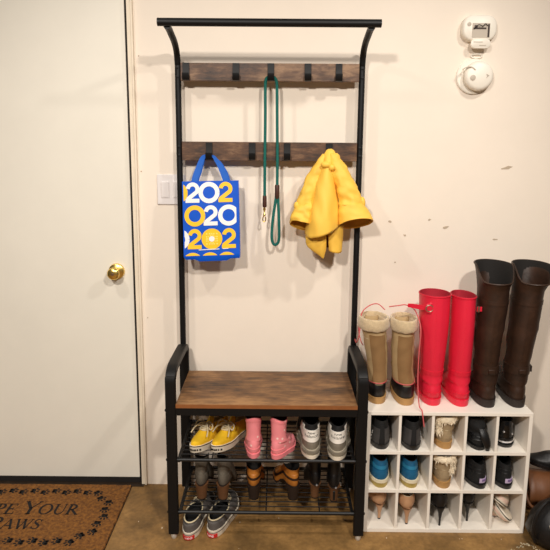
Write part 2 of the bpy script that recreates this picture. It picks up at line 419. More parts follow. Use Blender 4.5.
def hook_mesh():
    prof = [(-.0005, .031), (-.004, .031), (-.004, -.024), (-.010, -.0315), (-.019, -.0315), (-.0245, -.025), (-.0245, -.008)]
    # flat strap: centre line offset to 3 mm thickness, extruded across its width
    pts = [(-.0025, .032), (-.0025, -.020), (-.0045, -.0275), (-.010, -.0315), (-.0165, -.0300), (-.0205, -.024), (-.0225, -.006)]
    L, R = ribbon([(p[0], p[1]) for p in pts], .0038)
    return MB().poly([(-.0125, y, z) for y, z in L+R[::-1]], (.025, 0, 0))
for zc, h2, xs in [(1.7265, .0325, (-.315, -.127, .004, .143, .259)), (1.4325, .0355, (-.231, -.066, .068, .229))]:
    rl = MB().box(-.336, .336, -.056, -.038, zc-h2, zc+h2).build('hook_rail', M['rail'], ht, smooth=False, bevel=.001)
    rl.data.transform(Matrix.Translation((0, 0, 0)))
    hm = None
    for x in xs:
        if hm is None:
            h = hook_mesh().build('hook', M['black'], rl, bevel=.0006); hm = h
        else:
            h = hm.copy(); COL.objects.link(h)
        h.location = (x, -.0563, zc)
# wire shoe shelves
for z in (.316, .106):
    sh = MB().cyl((-.3265, -.348, z), (.3265, -.348, z), .0068, 14).build('shelf_front_rail', M['wire'], ht)
    b = MB().cyl((-.3265, -.045, z), (.3265, -.045, z), .0068, 14)
    for sx in (-1, 1): b.box(sx*.321-.005, sx*.321+.005, -.348, -.045, z-.010, z+.006)
    b.build('shelf_frame', M['wire'], ht)
    b = MB()
    for i in range(9): 
        y = -.316+i*.0305; b.cyl((-.325, y, z+.0046), (.325, y, z+.0046), .0022, 8)
    for x in (-.20, 0, .20): b.cyl((x, -.348, z), (x, -.045, z), .0026, 8)
    b.build('shelf_wires', M['wire'], ht)

# ------------------------------------------------------------------ shoe organizer
so = thing('shoe_organizer', 'white fifteen-cubby shoe organizer standing against the wall with tall boots on top', 'shoe organizer', (.6775, -.155, 0))
OX, T = .6775, .0135
OL, OR, OB, OF, OT = .372, .983, -.006, -.305, .490
org = (OX, -.155, 0)
for x0, x1 in ((OL, OL+T), (OR-T, OR)): MB().box(x0, x1, OF, OB, .0006, OT-T-.0002).build('side_panel', M['white'], so, smooth=False, bevel=.0008, origin=org)
MB().box(OL, OR, OF, OB, OT-T, OT).build('top_panel', M['white'], so, smooth=False, bevel=.001, origin=org)
MB().box(OL+T, OR-T, OF, OB-.004, .0006, .014).build('bottom_panel', M['white'], so, smooth=False, origin=org)
MB().box(OL+T, OR-T, OB-.004, OB-.0005, .0006, OT-T).build('back_panel', M['white'], so, smooth=False, origin=org)
SZ = (.1645, .3205)
for z in SZ: MB().box(OL+T, OR-T, OF+.001, OB-.004, z, z+.0115).build('shelf', M['white'], so, smooth=False, origin=org)
DIV = [.4945, .6165, .7385, .8545]
for x in DIV:
    b = MB()
    for z0, z1 in ((.014, SZ[0]), (SZ[0]+.0115, SZ[1]), (SZ[1]+.0115, OT-T)): b.box(x-.005, x+.005, OF+.002, OB-.004, z0, z1)
    b.build('divider', M['white'], so, smooth=False, origin=org)

# ------------------------------------------------------------------ shoe maker
def footm(u):
    P = [(0, .72), (.14, .80), (.40, .74), (.68, 1.0), (.86, .92), (1, .78)]
    for (a, x), (c_, y) in zip(P, P[1:]):
        if u <= c_:
            t = (u-a)/(c_-a); t = t*t*(3-2*t); return x+(y-x)*t
    return .78

FK = [0.]
def mkring(k, N=36, lift=None, bend=.0, p=2.5, mir=1, xs_fn=None):
    yh, zh, yf, zf, hw, bl = k[:6]; xs = k[6] if len(k) > 6 else 0
    out = []
    for i in range(N):
        th = 2*PI*i/N
        C, S_ = math.cos(th), math.sin(th)
        pp = p+(2.0-p)*bl
        C2 = math.copysign(abs(C)**(2/pp), C); S2 = math.copysign(abs(S_)**(2/pp), S_)
        u = (1-C2)/2
        m = footm(u); m += (1-m)*FK[0]; m = m*(1-bl)+bl
        cx = bend*(u-.25)**2*math.copysign(1, u-.25)*(1-bl)
        x = xs+S2*hw*m+cx
        y = yh+(yf-yh)*u; z = zh+(zf-zh)*u
        if lift: z += lift(y)
        out.append(V((mir*x, y, z)))
    return out

def loft(keys, sub=4, **kw): return [mkring(k, **kw) for k in crv([tuple(k)+((0,) if len(k) == 6 else ()) for k in keys], sub)]

def patch(R, j0, j1, idx, off=.0012, inner=.003):
    """a raised piece of the lofted surface R: rings j0..j1, point indices idx (list), lifted outwards"""
    outer, base = [], []
    for j in range(j0, j1+1):
        c_ = sum(R[j], V())/len(R[j]); ro, rb = [], []
        n = len(R[j])
        for i in idx:
            p = R[j][i % n]
            t = R[j][(i+1) % n]-R[j][(i-1) % n]
            up = R[min(j+1, len(R)-1)][i % n]-R[max(j-1, 0)][i % n]
            nn = t.cross(up)
            if nn.length < 1e-9: nn = p-c_
            nn.normalize()
            if nn.dot(p-c_) < 0 and abs(nn.z) < .8: nn = -nn
            ro.append(p+nn*off); rb.append(p-nn*inner)
        outer.append(ro); base.append(rb)
    mb = MB(); closed = len(idx) >= len(R[0])
    n = len(idx); m = len(outer)
    vs = [p for r in outer for p in r]+[p for r in base for p in r]; o = n*m; fs = []
    rng = range(n) if closed else range(n-1)
    for j in range(m-1):
        for i in rng:
            k2 = (i+1) % n
            fs.append((j*n+i, j*n+k2, (j+1)*n+k2, (j+1)*n+i)); fs.append((o+j*n+i, o+(j+1)*n+i, o+(j+1)*n+k2, o+j*n+k2))
    for i in rng:
        k2 = (i+1) % n
        fs.append((i, o+i, o+k2, k2)); a = (m-1)*n; fs.append((a+i, a+k2, o+a+k2, o+a+i))
    if not closed:
        for j in range(m-1):
            fs.append((j*n, (j+1)*n, o+(j+1)*n, o+j*n)); e = n-1; fs.append((j*n+e, o+j*n+e, o+(j+1)*n+e, (j+1)*n+e))
    return mb.add(vs, fs)

def lining(rim, t=.004, floor=.03, cover=.02, N=36, lift=None, mir=1, depth=None, **kw):
    yh, zh, yf, zf, hw, bl = rim[:6]; xs = rim[6] if len(rim) > 6 else 0
    d = depth if depth is not None else floor
    a = [(yh, zh, yf, zf, hw, bl, xs), (yh+t*.5, zh+.0015, yf-t*.5, zf+.0015, hw-t*.5, bl, xs), (yh+t, zh, yf-t, zf, hw-t, bl, xs)]
    lo = (yh+t*2, d, yf-t*.5, d, hw*.84, bl, xs)
    mid = tuple((p*.5+q*.5) for p, q in zip(a[-1], lo))
    R = [mkring(k, N=N, lift=lift, mir=mir, **kw) for k in (a[0], a[1], a[2], mid, lo)]
    return MB().rings(R, False, True)

FRONT = 18                                     # index of the toe point when N == 36
def lace_bars(R, js, span=3, r=.0022, up=.0025, cross=False):
    mb = MB()
    for q, j in enumerate(js):
        pts = []
        for i in range(-span, span+1):
            jj = j
            p = R[jj][FRONT+i].copy(); p.z += up+(.0015 if abs(i) < span else 0)
            if cross:
                jn = js[min(q+1, len(js)-1)]; f = (i+span)/(2*span); p = p.lerp(R[jn][FRONT+i]+V((0, 0, up)), f)
            pts.append(p)
        mb.tube(pts, r, 6)
        if cross:
            pts = []
            for i in range(-span, span+1):
                jn = js[min(q+1, len(js)-1)]; f = (i+span)/(2*span)
                pts.append((R[jn][FRONT+i]).lerp(R[j][FRONT+i], f)+V((0, 0, up+.002)))
            mb.tube(pts, r, 6)
    return mb

def solepart(L, hw, z0, z1, grow=.003, lift=None, mir=1, bend=0, p=2.5, y0=0, taper=.0):
    k0 = (y0-grow+taper, z0, L+grow-taper, z0, hw+grow-taper, 0); k1 = (y0-grow, z1, L+grow, z1, hw+grow, 0)
    km = tuple((a+c_)/2 for a, c_ in zip(k0, k1))
    return MB().rings([mkring(k, lift=lift, mir=mir, bend=bend, p=p) for k in (k0, km, k1)])

def spring(L, h=.008):
    return lambda y: h*max(0, (y-.68*L)/(.32*L))**2

# ---- low sneaker, heel at y=0, toe at +y
def sneaker(t, L=.262, hw=.046, H=.078, ms=None, mir=1, soleh=.024, colr=.50, toe=.048, bend=.05, sub=4, rimf=None):
    lf = spring(L)
    kw = dict(lift=lf, bend=bend, mir=mir)
    soleo = solepart(L, hw, .0004, soleh, lift=lf, bend=bend, mir=mir, taper=.003).build('sole', ms['sole'], t, angle=50)
    rim = (.010, H+.006, L*colr, rimf or H+.012, hw*.66, .85)
    keys = [(.004, soleh-.004, L-.004, soleh-.004, hw*.97, 0), (.002, soleh+.018, L-.008, soleh+.012, hw*.96, .05),
            (.003, soleh+.030, L-.045, toe+.004, hw*.88, .25), (.006, H-.012, L*.68, toe+.022, hw*.76, .6), rim]
    R = loft(keys, sub, **kw)
    up = MB().rings(R, True, False).build('upper', ms['upper'], t, angle=60)
    lining(rim, lift=lf, mir=mir, floor=soleh+.012).build('lining', ms['lining'], t, angle=60)
    # tongue
    a = R[-1][FRONT]; q = R[-4][FRONT]
    w = hw*.42; pts = []
    for (y, z, ww) in ((q.y, q.z-.004, w), (a.y+.002, a.z-.001, w*1.05), (a.y-.012, a.z+.014, w*.95), (a.y-.016, a.z+.022, w*.7)):
        pts.append([V((mir*(-ww+2*ww*i/8), y-.006*abs(i-4)/4*1.0, z-.004*((i-4)/4)**2)) for i in range(9)])
    MB().rings(pts, False, False, closed=False).build('tongue', ms.get('tongue', ms['upper']), t, solid=.0035)
    return R, lf, soleo, up

# ---- tall or short boot
def boot(t, L, hw, shaft, ms, mir=1, lift=None, vamp=None, soleh=.022, sub=4, bend=.04, sole=True, heelblock=None, depth=.08, foottop=.075, p=2.5):
    """shaft: list of (z, yh, yf, hw, xs[, tilt]) from ankle upward; foot below is generated"""
    lf = lift or spring(L, .006)
    z0 = soleh
    s0 = shaft[0]
    keys = [(.004, z0-.004, L-.004, z0-.004, hw*.97, 0, 0), (.000, z0+.020, L-.004, z0+.016, hw*.98, .02, 0),
            (.001, z0+.036, L-.030, foottop*.72, hw*.95, .12, s0[4]*.2), (.004, z0+.050, L*.72, foottop, hw*.86, .45, s0[4]*.5)]
    for s in shaft: keys.append((s[1], s[0], s[2], s[0]+(s[5] if len(s) > 5 else 0), s[3], 1, s[4]))
    R = loft(keys, sub, lift=lf, bend=bend, mir=mir, p=p)
    if sole: solepart(L, hw, .0004, z0, lift=lf, bend=bend, mir=mir, taper=.002, p=p).build('sole', ms['sole'], t, angle=50)
    s = shaft[-1]
    rim = (s[1], s[0], s[2], s[0]+(s[5] if len(s) > 5 else 0), s[3], 1, s[4])
    return R, lf, rim

def tufts(mb, pts, normals, n, ln, r):
    for _ in range(n):
        i = random.randrange(len(pts)); p = pts[i]; nn = normals[i]
        d = (nn+V((random.uniform(-.8, .8), random.uniform(-.8, .8), random.uniform(-.9, .5)))).normalized()
        l = ln*random.uniform(.5, 1.2); rr = r*random.uniform(.6, 1.2)
        a = d.cross(V((.3, .5, .8))).normalized(); b_ = a.cross(d)
        q = p+V((random.uniform(-.004, .004), random.uniform(-.004, .004), random.uniform(-.004, .004)))
        base = [q+a*rr*math.cos(k*2*PI/4)+b_*rr*math.sin(k*2*PI/4) for k in range(4)]
        mid = [q+d*l*.6+V((0, 0, -l*.1))+(a*math.cos(k*2*PI/4)+b_*math.sin(k*2*PI/4))*rr*.6 for k in range(4)]
        tip = q+d*l+V((0, 0, -l*.35))
        mb.add(base+mid+[tip], [(0, 1, 5, 4), (1, 2, 6, 5), (2, 3, 7, 6), (3, 0, 4, 7), (4, 5, 8), (5, 6, 8), (6, 7, 8), (7, 4, 8)])

def scat(mb, R, M_): pass
ALL = list(range(36))
BACK = lambda w: list(range(-w, w+1))

# ------------------------------------------------------------------ tall boots on the organizer
GB = 'boots on top of the shoe organizer'
def wrinkle(R, a, f, z0, z1):
    for j, r in enumerate(R):
        for i, p in enumerate(r):
            w = max(0, min(1, (p.z-z0)/.04))*max(0, min(1, (z1-p.z)/.04))
            if w > 0:
                c_ = sum(r, V())/len(r); d = (p-c_); d.z = 0
                if d.length: p += d.normalized()*a*w*noise.noise(V((p.x*f, p.y*f, p.z*f*2.2)))
    return R

FK[0] = .7
for nm, x, y, shaft, rz in [('tan duck boot with a fleece cuff beside the black armrest of the hall tree', .4245, -.240, [(.085, .004, .135, .042, .000), (.125, .008, .112, .037, .002), (.20, .004, .112, .042, -.006), (.27, .000, .114, .0450, -.015), (.316, .000, .116, .0460, -.020)], 3),
                            ('tan duck boot with a fleece cuff next to the red boots, pink lace hanging down', .529, -.252, [(.085, .004, .135, .042, -.004), (.125, .006, .112, .0400, -.011), (.20, .002, .112, .042, -.015), (.27, .000, .114, .0415, -.015), (.316, .000, .116, .0405, -.0145)], 0)]:
    t = thing('duck_boot', nm, 'boot', (x, y, OT+.0005), rz, GB)
    lf = spring(.232, .006)
    R, lf, rim = boot(t, .228, .0425, shaft, dict(sole=M['gum']), lift=lf, soleh=.026, foottop=.092)
    wrinkle(R, .004, 30, .10, .31)
    nj = [j for j in range(len(R)) if R[j][0].z < .082][-1]
    MB().rings(R[nj:], False, False).build('shaft', M['duck'], t, angle=70)
    MB().rings(R[:nj+1], True, False).build('rubber_shell', M['rubber'], t, angle=70)
    patch(R, nj-4, nj-2, BACK(2), .0022).build('rubber_label', M['label'], t)
    patch(R, nj+1, len(R)-5, BACK(4), .0014).build('back_panel', M['duckp'], t, angle=70)
    pip = R[nj]; MB().tube([p*1.0 for p in pip], .0022, 6, closed=True).build('piping', M['pinklace'], t)
    s = shaft[-1]; cx, yh, yf, hw = s[4], s[1], s[2], s[3]
    cuff = MB(); RR = []
    for k in range(15):
        a = 2*PI*k/14; gr = .006+.0065*math.cos(a); zz = s[0]-.006+.022*math.sin(a)*(1.0 if math.sin(a) > 0 else 1.2)
        RR.append(mkring((yh-gr, zz, yf+gr*.6, zz, hw+gr, 1, cx)))
    for r in RR:
        for p in r: p += V((noise.noise(p*60), noise.noise(p*60+V((5, 0, 0))), noise.noise(p*60+V((0, 9, 0)))))*.0028
    cuff.rings(RR, False, False).build('fleece_cuff', M['sherpa'], t, angle=80)
    lining((yh, s[0], yf, s[0], hw, 1, cx), depth=.25, t=.004).build('lining', M['sherpa'], t)
    MB().rings([[V((-.024+.048*i/8+cx, yf-.012-.01*(1-((i-4)/4)**2)+dy, zz)) for i in range(9)] for zz, dy in ((s[0]-.06, 0), (s[0]-.02, -.004), (s[0]+.006, -.010))], False, False, closed=False).build('tongue', M['duck'], t, solid=.005)
    b = MB()
    ox, oy, oz = -x, -y, -(OT+.0005)
    if x < .48:
        pts = [(.352, -.10, .70), (.343, -.18, .715), (.349, -.20, .76), (.362, -.16, .82), (.39, -.15, .849), (.43, -.13, .853), (.455, -.15, .835)]
        b.tube(crv([(a+ox, c_+oy, e+oz) for a, c_, e in pts], 6), .0021, 7)
        pts = [(.358, -.14, .80), (.352, -.17, .76), (.357, -.19, .725), (.371, -.17, .70)]
        b.tube(crv([(a+ox, c_+oy, e+oz) for a, c_, e in pts], 6), .0019, 7)
        b.build('lace', M['pinklace'], t)
    else:
        pts = [(.470, -.13, .842), (.50, -.15, .852), (.53, -.15, .855), (.552, -.20, .850), (.562, -.262, .80), (.558, -.272, .70), (.558, -.276, .60), (.564, -.288, .512), (.571, -.3035, .4975), (.573, -.3100, .485), (.578, -.3105, .455), (.581, -.311, .436)]
        b.tube(crv([(a+ox, c_+oy, e+oz) for a, c_, e in pts], 6), .0022, 7)
        b.build('lace', M['pinklace'], t)

for nm, x, y, shaft, rz, strapx in [
    ('tall glossy red rubber boot next to the tan duck boots, strap sticking out left', .6320, -.251,
     [(.088, .004, .135, .0425, 0), (.115, .006, .118, .0405, .000), (.20, .000, .116, .047, -.001), (.30, -.004, .122, .054, -.002), (.403, -.004, .128, .0570, -.003), (.424, -.004, .128, .0575, -.003)], 1, -1),
    ('tall glossy red rubber boot next to the dark brown boots', .737, -.257,
     [(.088, .004, .135, .0410, 0), (.115, .006, .118, .039, -.001), (.20, .000, .116, .041, -.002), (.30, -.004, .122, .0425, -.002), (.400, -.004, .128, .0435, -.003), (.421, -.004, .128, .0440, -.003)], 1, 1)]:
    t = thing('rubber_boot', nm, 'boot', (x, y, OT+.0005), rz, GB)
    R, lf, rim = boot(t, .238, .0435, shaft, dict(sole=M['red']), soleh=.026, foottop=.082)
    MB().rings(R, True, False).build('upper', M['red'], t, angle=70)
    lining(rim, depth=.32, t=.0035).build('lining', M['redin'], t)
    patch(R, len(R)-3, len(R)-2, ALL, .0022).build('rim_binding', M['redstrap'], t)
    patch(R, 2, 5, BACK(5), .0026).build('heel_guard', M['redstrap'], t)
    jj = [j for j in range(len(R)) if R[j][0].z > .105][0]
    patch(R, jj, jj+1, ALL, .0020).build('ankle_band', M['redstrap'], t)
    patch(R, jj, len(R)-4, [-1, 0, 1], .0012).build('back_seam', M['red'], t)
    z = shaft[-1][0]-.045; hw = shaft[-1][3]; cx = shaft[-1][4]
    if strapx < 0:
        b = MB().rings([[V(p) for p in q] for q in (
            [(cx-hw+.012, .010, z-.010), (cx-hw+.014, .007, z-.010), (cx-hw+.014, .007, z+.008), (cx-hw+.012, .010, z+.008)],
            [(cx-hw-.002, .020, z-.009), (cx-hw-.004, .017, z-.009), (cx-hw-.004, .017, z+.008), (cx-hw-.002, .020, z+.008)],
            [(cx-hw-.034, .022, z-.003), (cx-hw-.035, .019, z-.003), (cx-hw-.035, .019, z+.013), (cx-hw-.034, .022, z+.013)],
            [(cx-hw-.053, .020, z+.001), (cx-hw-.054, .017, z+.001), (cx-hw-.054, .017, z+.014), (cx-hw-.053, .020, z+.014)])])
        sp = b.build('strap', M['redstrap'], t, smooth=False)
        MB().tube([(cx-.034+.0135*math.cos(a), .000-.0035*math.sin(a)*0+.004, z+.0125*math.sin(a)) for a in [2*PI*i/18 for i in range(18)]], .0030, 8, closed=True).build('buckle', M['buckle'], sp)
        MB().lathe([(.020, .008), (.021, .004), (.019, .002), (.010, .0018)], 20, 'y', (cx-.030, 0, z)).build('strap_tab', M['redstrap'], t)
    else:
        b = MB().box(cx+hw-.006, cx+hw+.013, .016, .020, z-.010, z+.008)
        sp = b.build('strap', M['redstrap'], t, smooth=False, bevel=.001)
        MB().box(cx+hw-.004, cx+hw+.003, .012, .0158, z-.012, z+.010).build('buckle', M['buckle'], sp, smooth=False, bevel=.001)

for nm, x, y, shaft, rz in [
    ('tall dark brown leather boot beside the red boots', .8340, -.264,
     [(.092, .004, .140, .043, .000), (.140, .006, .122, .0425, .000), (.22, .000, .125, .047, .000), (.30, -.004, .130, .0505, .002), (.378, -.006, .134, .0540, .005), (.440, -.008, .138, .0550, .006), (.500, -.014, .152, .0610, .006), (.535, -.020, .165, .0670, .005)], -1),
    ('tall dark brown leather boot at the right end of the organizer, leaning right', .946, -.262,
     [(.092, .004, .140, .043, .000), (.140, .006, .122, .0430, .002), (.22, .000, .125, .047, .008), (.30, -.004, .130, .0510, .013), (.378, -.006, .134, .0540, .017), (.440, -.008, .138, .0545, .020), (.500, -.014, .152, .0610, .026), (.535, -.020, .165, .0670, .031)], -4)]:
    t = thing('riding_boot', nm, 'boot', (x, y, OT+.0005), rz, GB)
    R, lf, rim = boot(t, .244, .0430, shaft, dict(sole=M['brownsole']), soleh=.030, foottop=.086)
    wrinkle(R, .006, 16, .12, .36)
    # cut a notch down the back of the flared top
    n = len(R); top = shaft[-1][0]
    for j in range(n):
        for i in range(36):
            d = min(i, 36-i); p = R[j][i]
            q = max(0, min(1, (9-d)/4.5)); dip = q*q*(3-2*q)*.058*max(0, min(1, (p.z-.45)/(top-.45)))
            p.z -= dip
    MB().rings(R, True, False).build('upper', M['brown'], t, angle=70)
    T2 = R[-1]; c0 = sum(T2, V())/36
    inn = [[p.copy() for p in T2]]
    for f, dz in ((.965, .002), (.93, -.004), (.72, -.03), (.58, -.11)):
        inn.append([V((c0.x+(p.x-c0.x)*f, c0.y+(p.y-c0.y)*f, (p.z if dz > -.02 else min(p.z, top-.06))+dz)) for p in T2])
    MB().rings(inn, False, True).build('lining', M['brownin'], t, angle=70)
    MB().tube([p+V((0, 0, .0005)) for p in T2], .0028, 6, closed=True).build('rim_binding', M['brown'], t)
    ja = [j for j in range(n) if R[j][9].z > .120][0]
    sp = patch(R, ja, ja+2, ALL, .0030).build('ankle_strap', M['brown'], t)
    q = R[ja+1][8]
    MB().box(q.x-.004, q.x+.008, q.y-.012, q.y+.012, q.z-.012, q.z+.012).build('buckle', M['brownsole'], sp, bevel=.002)
    q = R[ja+1][0]; MB().box(q.x-.012, q.x+.012, q.y-.0075, q.y+.002, q.z-.008, q.z+.010).build('strap_loop', M['brown'], sp, bevel=.002)
    jb = [j for j in range(n) if R[j][9].z > .385][0]
    patch(R, jb, jb, ALL, .0016) if False else patch(R, jb, jb+1, ALL, .0018).build('knee_band', M['brown'], t)
    patch(R, ja+3, jb-1, [-1, 0, 1], .0015).build('back_seam', M['brown'], t)

FK[0] = 0.
# ------------------------------------------------------------------ blue tote bag
bg = thing('tote_bag', 'blue tote bag with white and yellow year numerals hanging on the lower rail', 'tote bag', (-.222, -.085, 1.030))
borg = (-.222, -.085, 1.030)
def bagP(u, v):                                # u 0..1 across, v 0..1 downwards -> x, z on the front sheet
    x = (-.333+u*.216)+v*.0065; z = 1.3165+u*.006-v*(.2885-u*.003)
    return x, z
def bagY(u, v): return -.088-.030*v**1.2-.005*math.sin(PI*u)*math.sin(PI*min(1, v*1.1))
b = MB(); R = []
for v_, dep in [(0, .016), (.12, .026), (.3, .038), (.5, .046), (.7, .052), (.86, .056), (.97, .056), (1.0, .054)]:
    ring = []
    for i in range(13): u = i/12; x, z = bagP(u, v_); ring.append(V((x, bagY(u, v_), z)))
    for i in range(13):
        u = 1-i/12; x, z = bagP(u, v_); pin = .25*math.sin(PI*u)
        ring.append(V((x, min(-.060, bagY(u, v_)+dep*(1-.2*abs(2*u-1))), z)))
    R.append(ring)
last = R[-1]
R.append([V((p.x*.96+(-.219)*.04+.004, p.y*.8+(-.092)*.2, p.z-.011-(.008 if 2 < i < 10 else 0)*1)) for i, p in enumerate(last)])
body = b.rings(R, True, True).build('body', M['bagblue'], bg, angle=40, origin=borg)
def clipx(pts, lo, hi):                        # Sutherland-Hodgman against u=lo, u=hi, v=1
    def cl(P, f):
        out = []
        for i in range(len(P)):
            a, c_ = P[i-1], P[i]; fa, fc = f(a), f(c_)
            if (fa >= 0) != (fc >= 0):
                t = fa/(fa-fc); out.append((a[0]+(c_[0]-a[0])*t, a[1]+(c_[1]-a[1])*t))
            if fc >= 0: out.append(c_)
        return out
    P = cl(pts, lambda p: p[0]-lo)
    P = cl(P, lambda p: hi-p[0]) if P else P
    P = cl(P, lambda p: .985-p[1]) if P else P
    return P
AS = .2885/.216
def put(mb, quad, lift=.0012):
    P = clipx(quad, .022, .952)
    if len(P) < 3: return
    vs = []
    for u, v_ in P:
        x, z = bagP(u, v_); vs.append((x, bagY(u, v_)-lift, z))
    mb.poly(vs, (0, .0009, 0))
def stroke(mb, pts, w, lift=.0012):
    L, Rr = ribbon([(p[0], p[1]*AS) for p in pts], w)
    for i in range(len(pts)-1):
        put(mb, [(L[i][0], L[i][1]/AS), (L[i+1][0], L[i+1][1]/AS), (Rr[i+1][0], Rr[i+1][1]/AS), (Rr[i][0], Rr[i][1]/AS)], lift)
def zero(mb, cu, cv, r=.148, w=.078, n=40):
    stroke(mb, [(cu+r*math.cos(2*PI*i/n), cv+r*math.sin(2*PI*i/n)/AS) for i in range(n+1)], w)
def two(mb, cu, cv, w=.070):
    r = .086; top = cv-.148/AS*1.0
    cy = top*AS+r
    pts = [(cu+r*math.cos(a), (cy+r*math.sin(a))/AS) for a in [PI*(1.03+1.16*i/18) for i in range(19)]]
    bl = (cu-.112, cv+.118/AS)
    pts += [(cu+.055, (cy+.062)/AS)] + [(cu+.055+(bl[0]+.012-cu-.055)*t, (cy+.062)/AS+(bl[1]-(cy+.062)/AS)*t) for t in (.33, .66, 1)]
    stroke(mb, pts, w)
    stroke(mb, [(cu-.130, cv+.140/AS), (cu+.118, cv+.140/AS)], w)
wm, ym = MB(), MB()
r1, r2, r3, r4 = .150, .455, .765, 1.085
zero(ym, -.09, r1); two(wm, .185, r1); zero(wm, .475, r1); two(ym, .770, r1)
zero(ym, .215, r2); two(wm, .500, r2); zero(wm, .815, r2); two(ym, 1.15, r2)
zero(wm, -.075, r3); two(ym, .205, r3); two(ym, .815, r3)
zero(ym, .16, r4); zero(ym, .47, r4); zero(ym, .77, r4)
n = 36; disc = [(.510+.185*math.cos(2*PI*i/n), r3+.185*math.sin(2*PI*i/n)/AS) for i in range(n)]
put(ym, disc)
wm.build('white_lettering', M['pwhite'], body, smooth=False, origin=borg)
ym.build('yellow_lettering', M['pyel'], body, smooth=False, origin=borg)
sm_ = MB()
for k in range(16):
    a = 2*PI*k/16; q = max(abs(math.cos(a)), abs(math.sin(a)))
    cu, cv = .510+.095*math.cos(a)/q*.95, r3+.095*math.sin(a)/q*.95/AS
    put(sm_, [(cu+.015*math.cos(2*PI*i/6), cv+.015*math.sin(2*PI*i/6)/AS) for i in range(6)], .0022)
for k in range(10):
    a = 2*PI*k/10; cu, cv = .510+.068*math.cos(a), r3+.068*math.sin(a)/AS
    put(sm_, [(cu+.012*math.cos(2*PI*i/6), cv+.012*math.sin(2*PI*i/6)/AS) for i in range(6)], .0022)
sm_.build('sun_mosaic', M['pyel2'], body, smooth=False, origin=borg)
sm_ = MB(); put(sm_, [(.510+.050*math.cos(2*PI*i/18), r3+.050*math.sin(2*PI*i/18)/AS) for i in range(18)], .0024)
put(sm_, [(.27, .903), (.64, .897), (.64, .907), (.27, .913)], .0024); put(sm_, [(.70, .897), (.80, .894), (.80, .902), (.70, .905)], .0024)
sm_.build('small_print', M['pwhite'], body, smooth=False, origin=borg)
for yy, dx in ((-.0715, 0), (-.0655, .004)):
    L = crv([(-.286+dx, yy-.014, 1.295), (-.284+dx, yy-.012, 1.325), (-.272+dx, yy-.004, 1.362), (-.259+dx*.5, yy, 1.398), (-.2485, yy, 1.4115), (-.231, yy, 1.4140), (-.2135, yy, 1.4115), (-.203, yy, 1.398), (-.192+dx*.5, yy-.001, 1.383), (-.176+dx, yy-.007, 1.352), (-.166+dx, yy-.012, 1.325), (-.163+dx, yy-.014, 1.295)], 5)
    R = []
    for i, p in enumerate(L):
        a = V(L[max(i-1, 0)]); c_ = V(L[min(i+1, len(L)-1)]); d = c_-a; nx = V((-d.z, 0, d.x)).normalized(); g = abs(i/(len(L)-1)-.5)*2
        w = .0040+.0080*min(1, g*1.5); P = V(p)
        R.append([P+nx*w+V((0, -.0012, 0)), P-nx*w+V((0, -.0012, 0)), P-nx*w+V((0, .0012, 0)), P+nx*w+V((0, .0012, 0))])
    MB().rings(R).build('handle', M['baghandle'], bg, origin=borg, angle=60)

# ------------------------------------------------------------------ teal rope leash
ls = thing('dog_leash', 'teal rope leash with brown leather cuffs hanging from the top rail middle hook', 'leash', (.008, -.068, 1.07))
lo = (.008, -.068, 1.07)
Y = -.068
p = crv([(-.017, Y, 1.255), (-.017, Y, 1.40), (-.016, Y, 1.55), (-.0165, Y, 1.66), (-.0155, Y, 1.690), (-.0110, Y, 1.7040), (.004, Y, 1.7075), (.0190, Y, 1.7040), (.0255, Y, 1.690), (.0275, Y, 1.66), (.029, Y, 1.55), (.031, Y, 1.40), (.031, Y, 1.262)], 6)
MB().tube(p, .0056, 10).build('rope', M['teal'], ls, origin=lo)
p = crv([(.0290, Y-.002, 1.285), (.026, Y-.002, 1.25), (.0150, Y-.002, 1.17), (.0115, Y-.002, 1.105), (.016, Y-.002, 1.080), (.025, Y-.002, 1.072), (.036, Y-.002, 1.080), (.0405, Y-.002, 1.105), (.039, Y-.002, 1.17), (.0350, Y-.002, 1.25), (.033, Y-.002, 1.285)], 6)
MB().tube(p, .0056, 10).build('hand_loop', M['teal'], ls, origin=lo)
MB().lathe([(.0078, 1.252), (.0092, 1.256), (.0092, 1.302), (.0078, 1.306)], 14, 'z', (.031, Y-.001, 0)).build('leather_cuff', M['leather'], ls, origin=lo)
MB().lathe([(.0075, 1.219), (.0085, 1.224), (.0080, 1.258), (.0072, 1.264)], 14, 'z', (-.017, Y, 0)).build('leather_cuff', M['leather'], ls, origin=lo)
b = MB().lathe([(.0025, 1.219), (.0055, 1.215), (.0055, 1.208), (.003, 1.205), (.003, 1.196), (.0050, 1.193), (.0050, 1.186), (.0032, 1.184)], 12, 'z', (-.018, Y, 0))
b.tube(crv([(-.018, Y, 1.187), (-.0225, Y, 1.180), (-.0240, Y, 1.170), (-.0205, Y, 1.1625), (-.0150, Y, 1.165), (-.0125, Y, 1.173), (-.0140, Y, 1.182)], 5), .0024, 8)
b.build('snap_clip', M['brass'], ls, origin=lo)

# ------------------------------------------------------------------ yellow raincoat
rc = thing('raincoat', 'small yellow raincoat hanging by its loop from the right hook of the lower rail', 'raincoat', (.229, -.07, 1.03))
ro = (.229, -.07, 1.03)
def sheet(rows, name, m, folds=.011, f=40, solid=.0025, parent=None, seed=0):
    """rows of points (each row left to right), smoothed both ways, with soft cloth folds"""
    R1 = [crv([tuple(p) for p in r], 4) for r in rows]
    R2 = list(zip(*[crv([R1[i][k] for i in range(len(R1))], 5) for k in range(len(R1[0]))]))
    RR = []
    for r in R2:
        q = []
        for p in r:
            p = V(p); q.append(p+V((0, folds*noise.noise(V((p.x*f+seed, p.z*f*.35, seed))), 0)))
        RR.append(q)
    return MB().rings(RR, False, False, closed=False).build(name, m, parent or rc, solid=solid, angle=80, origin=ro, off=0)
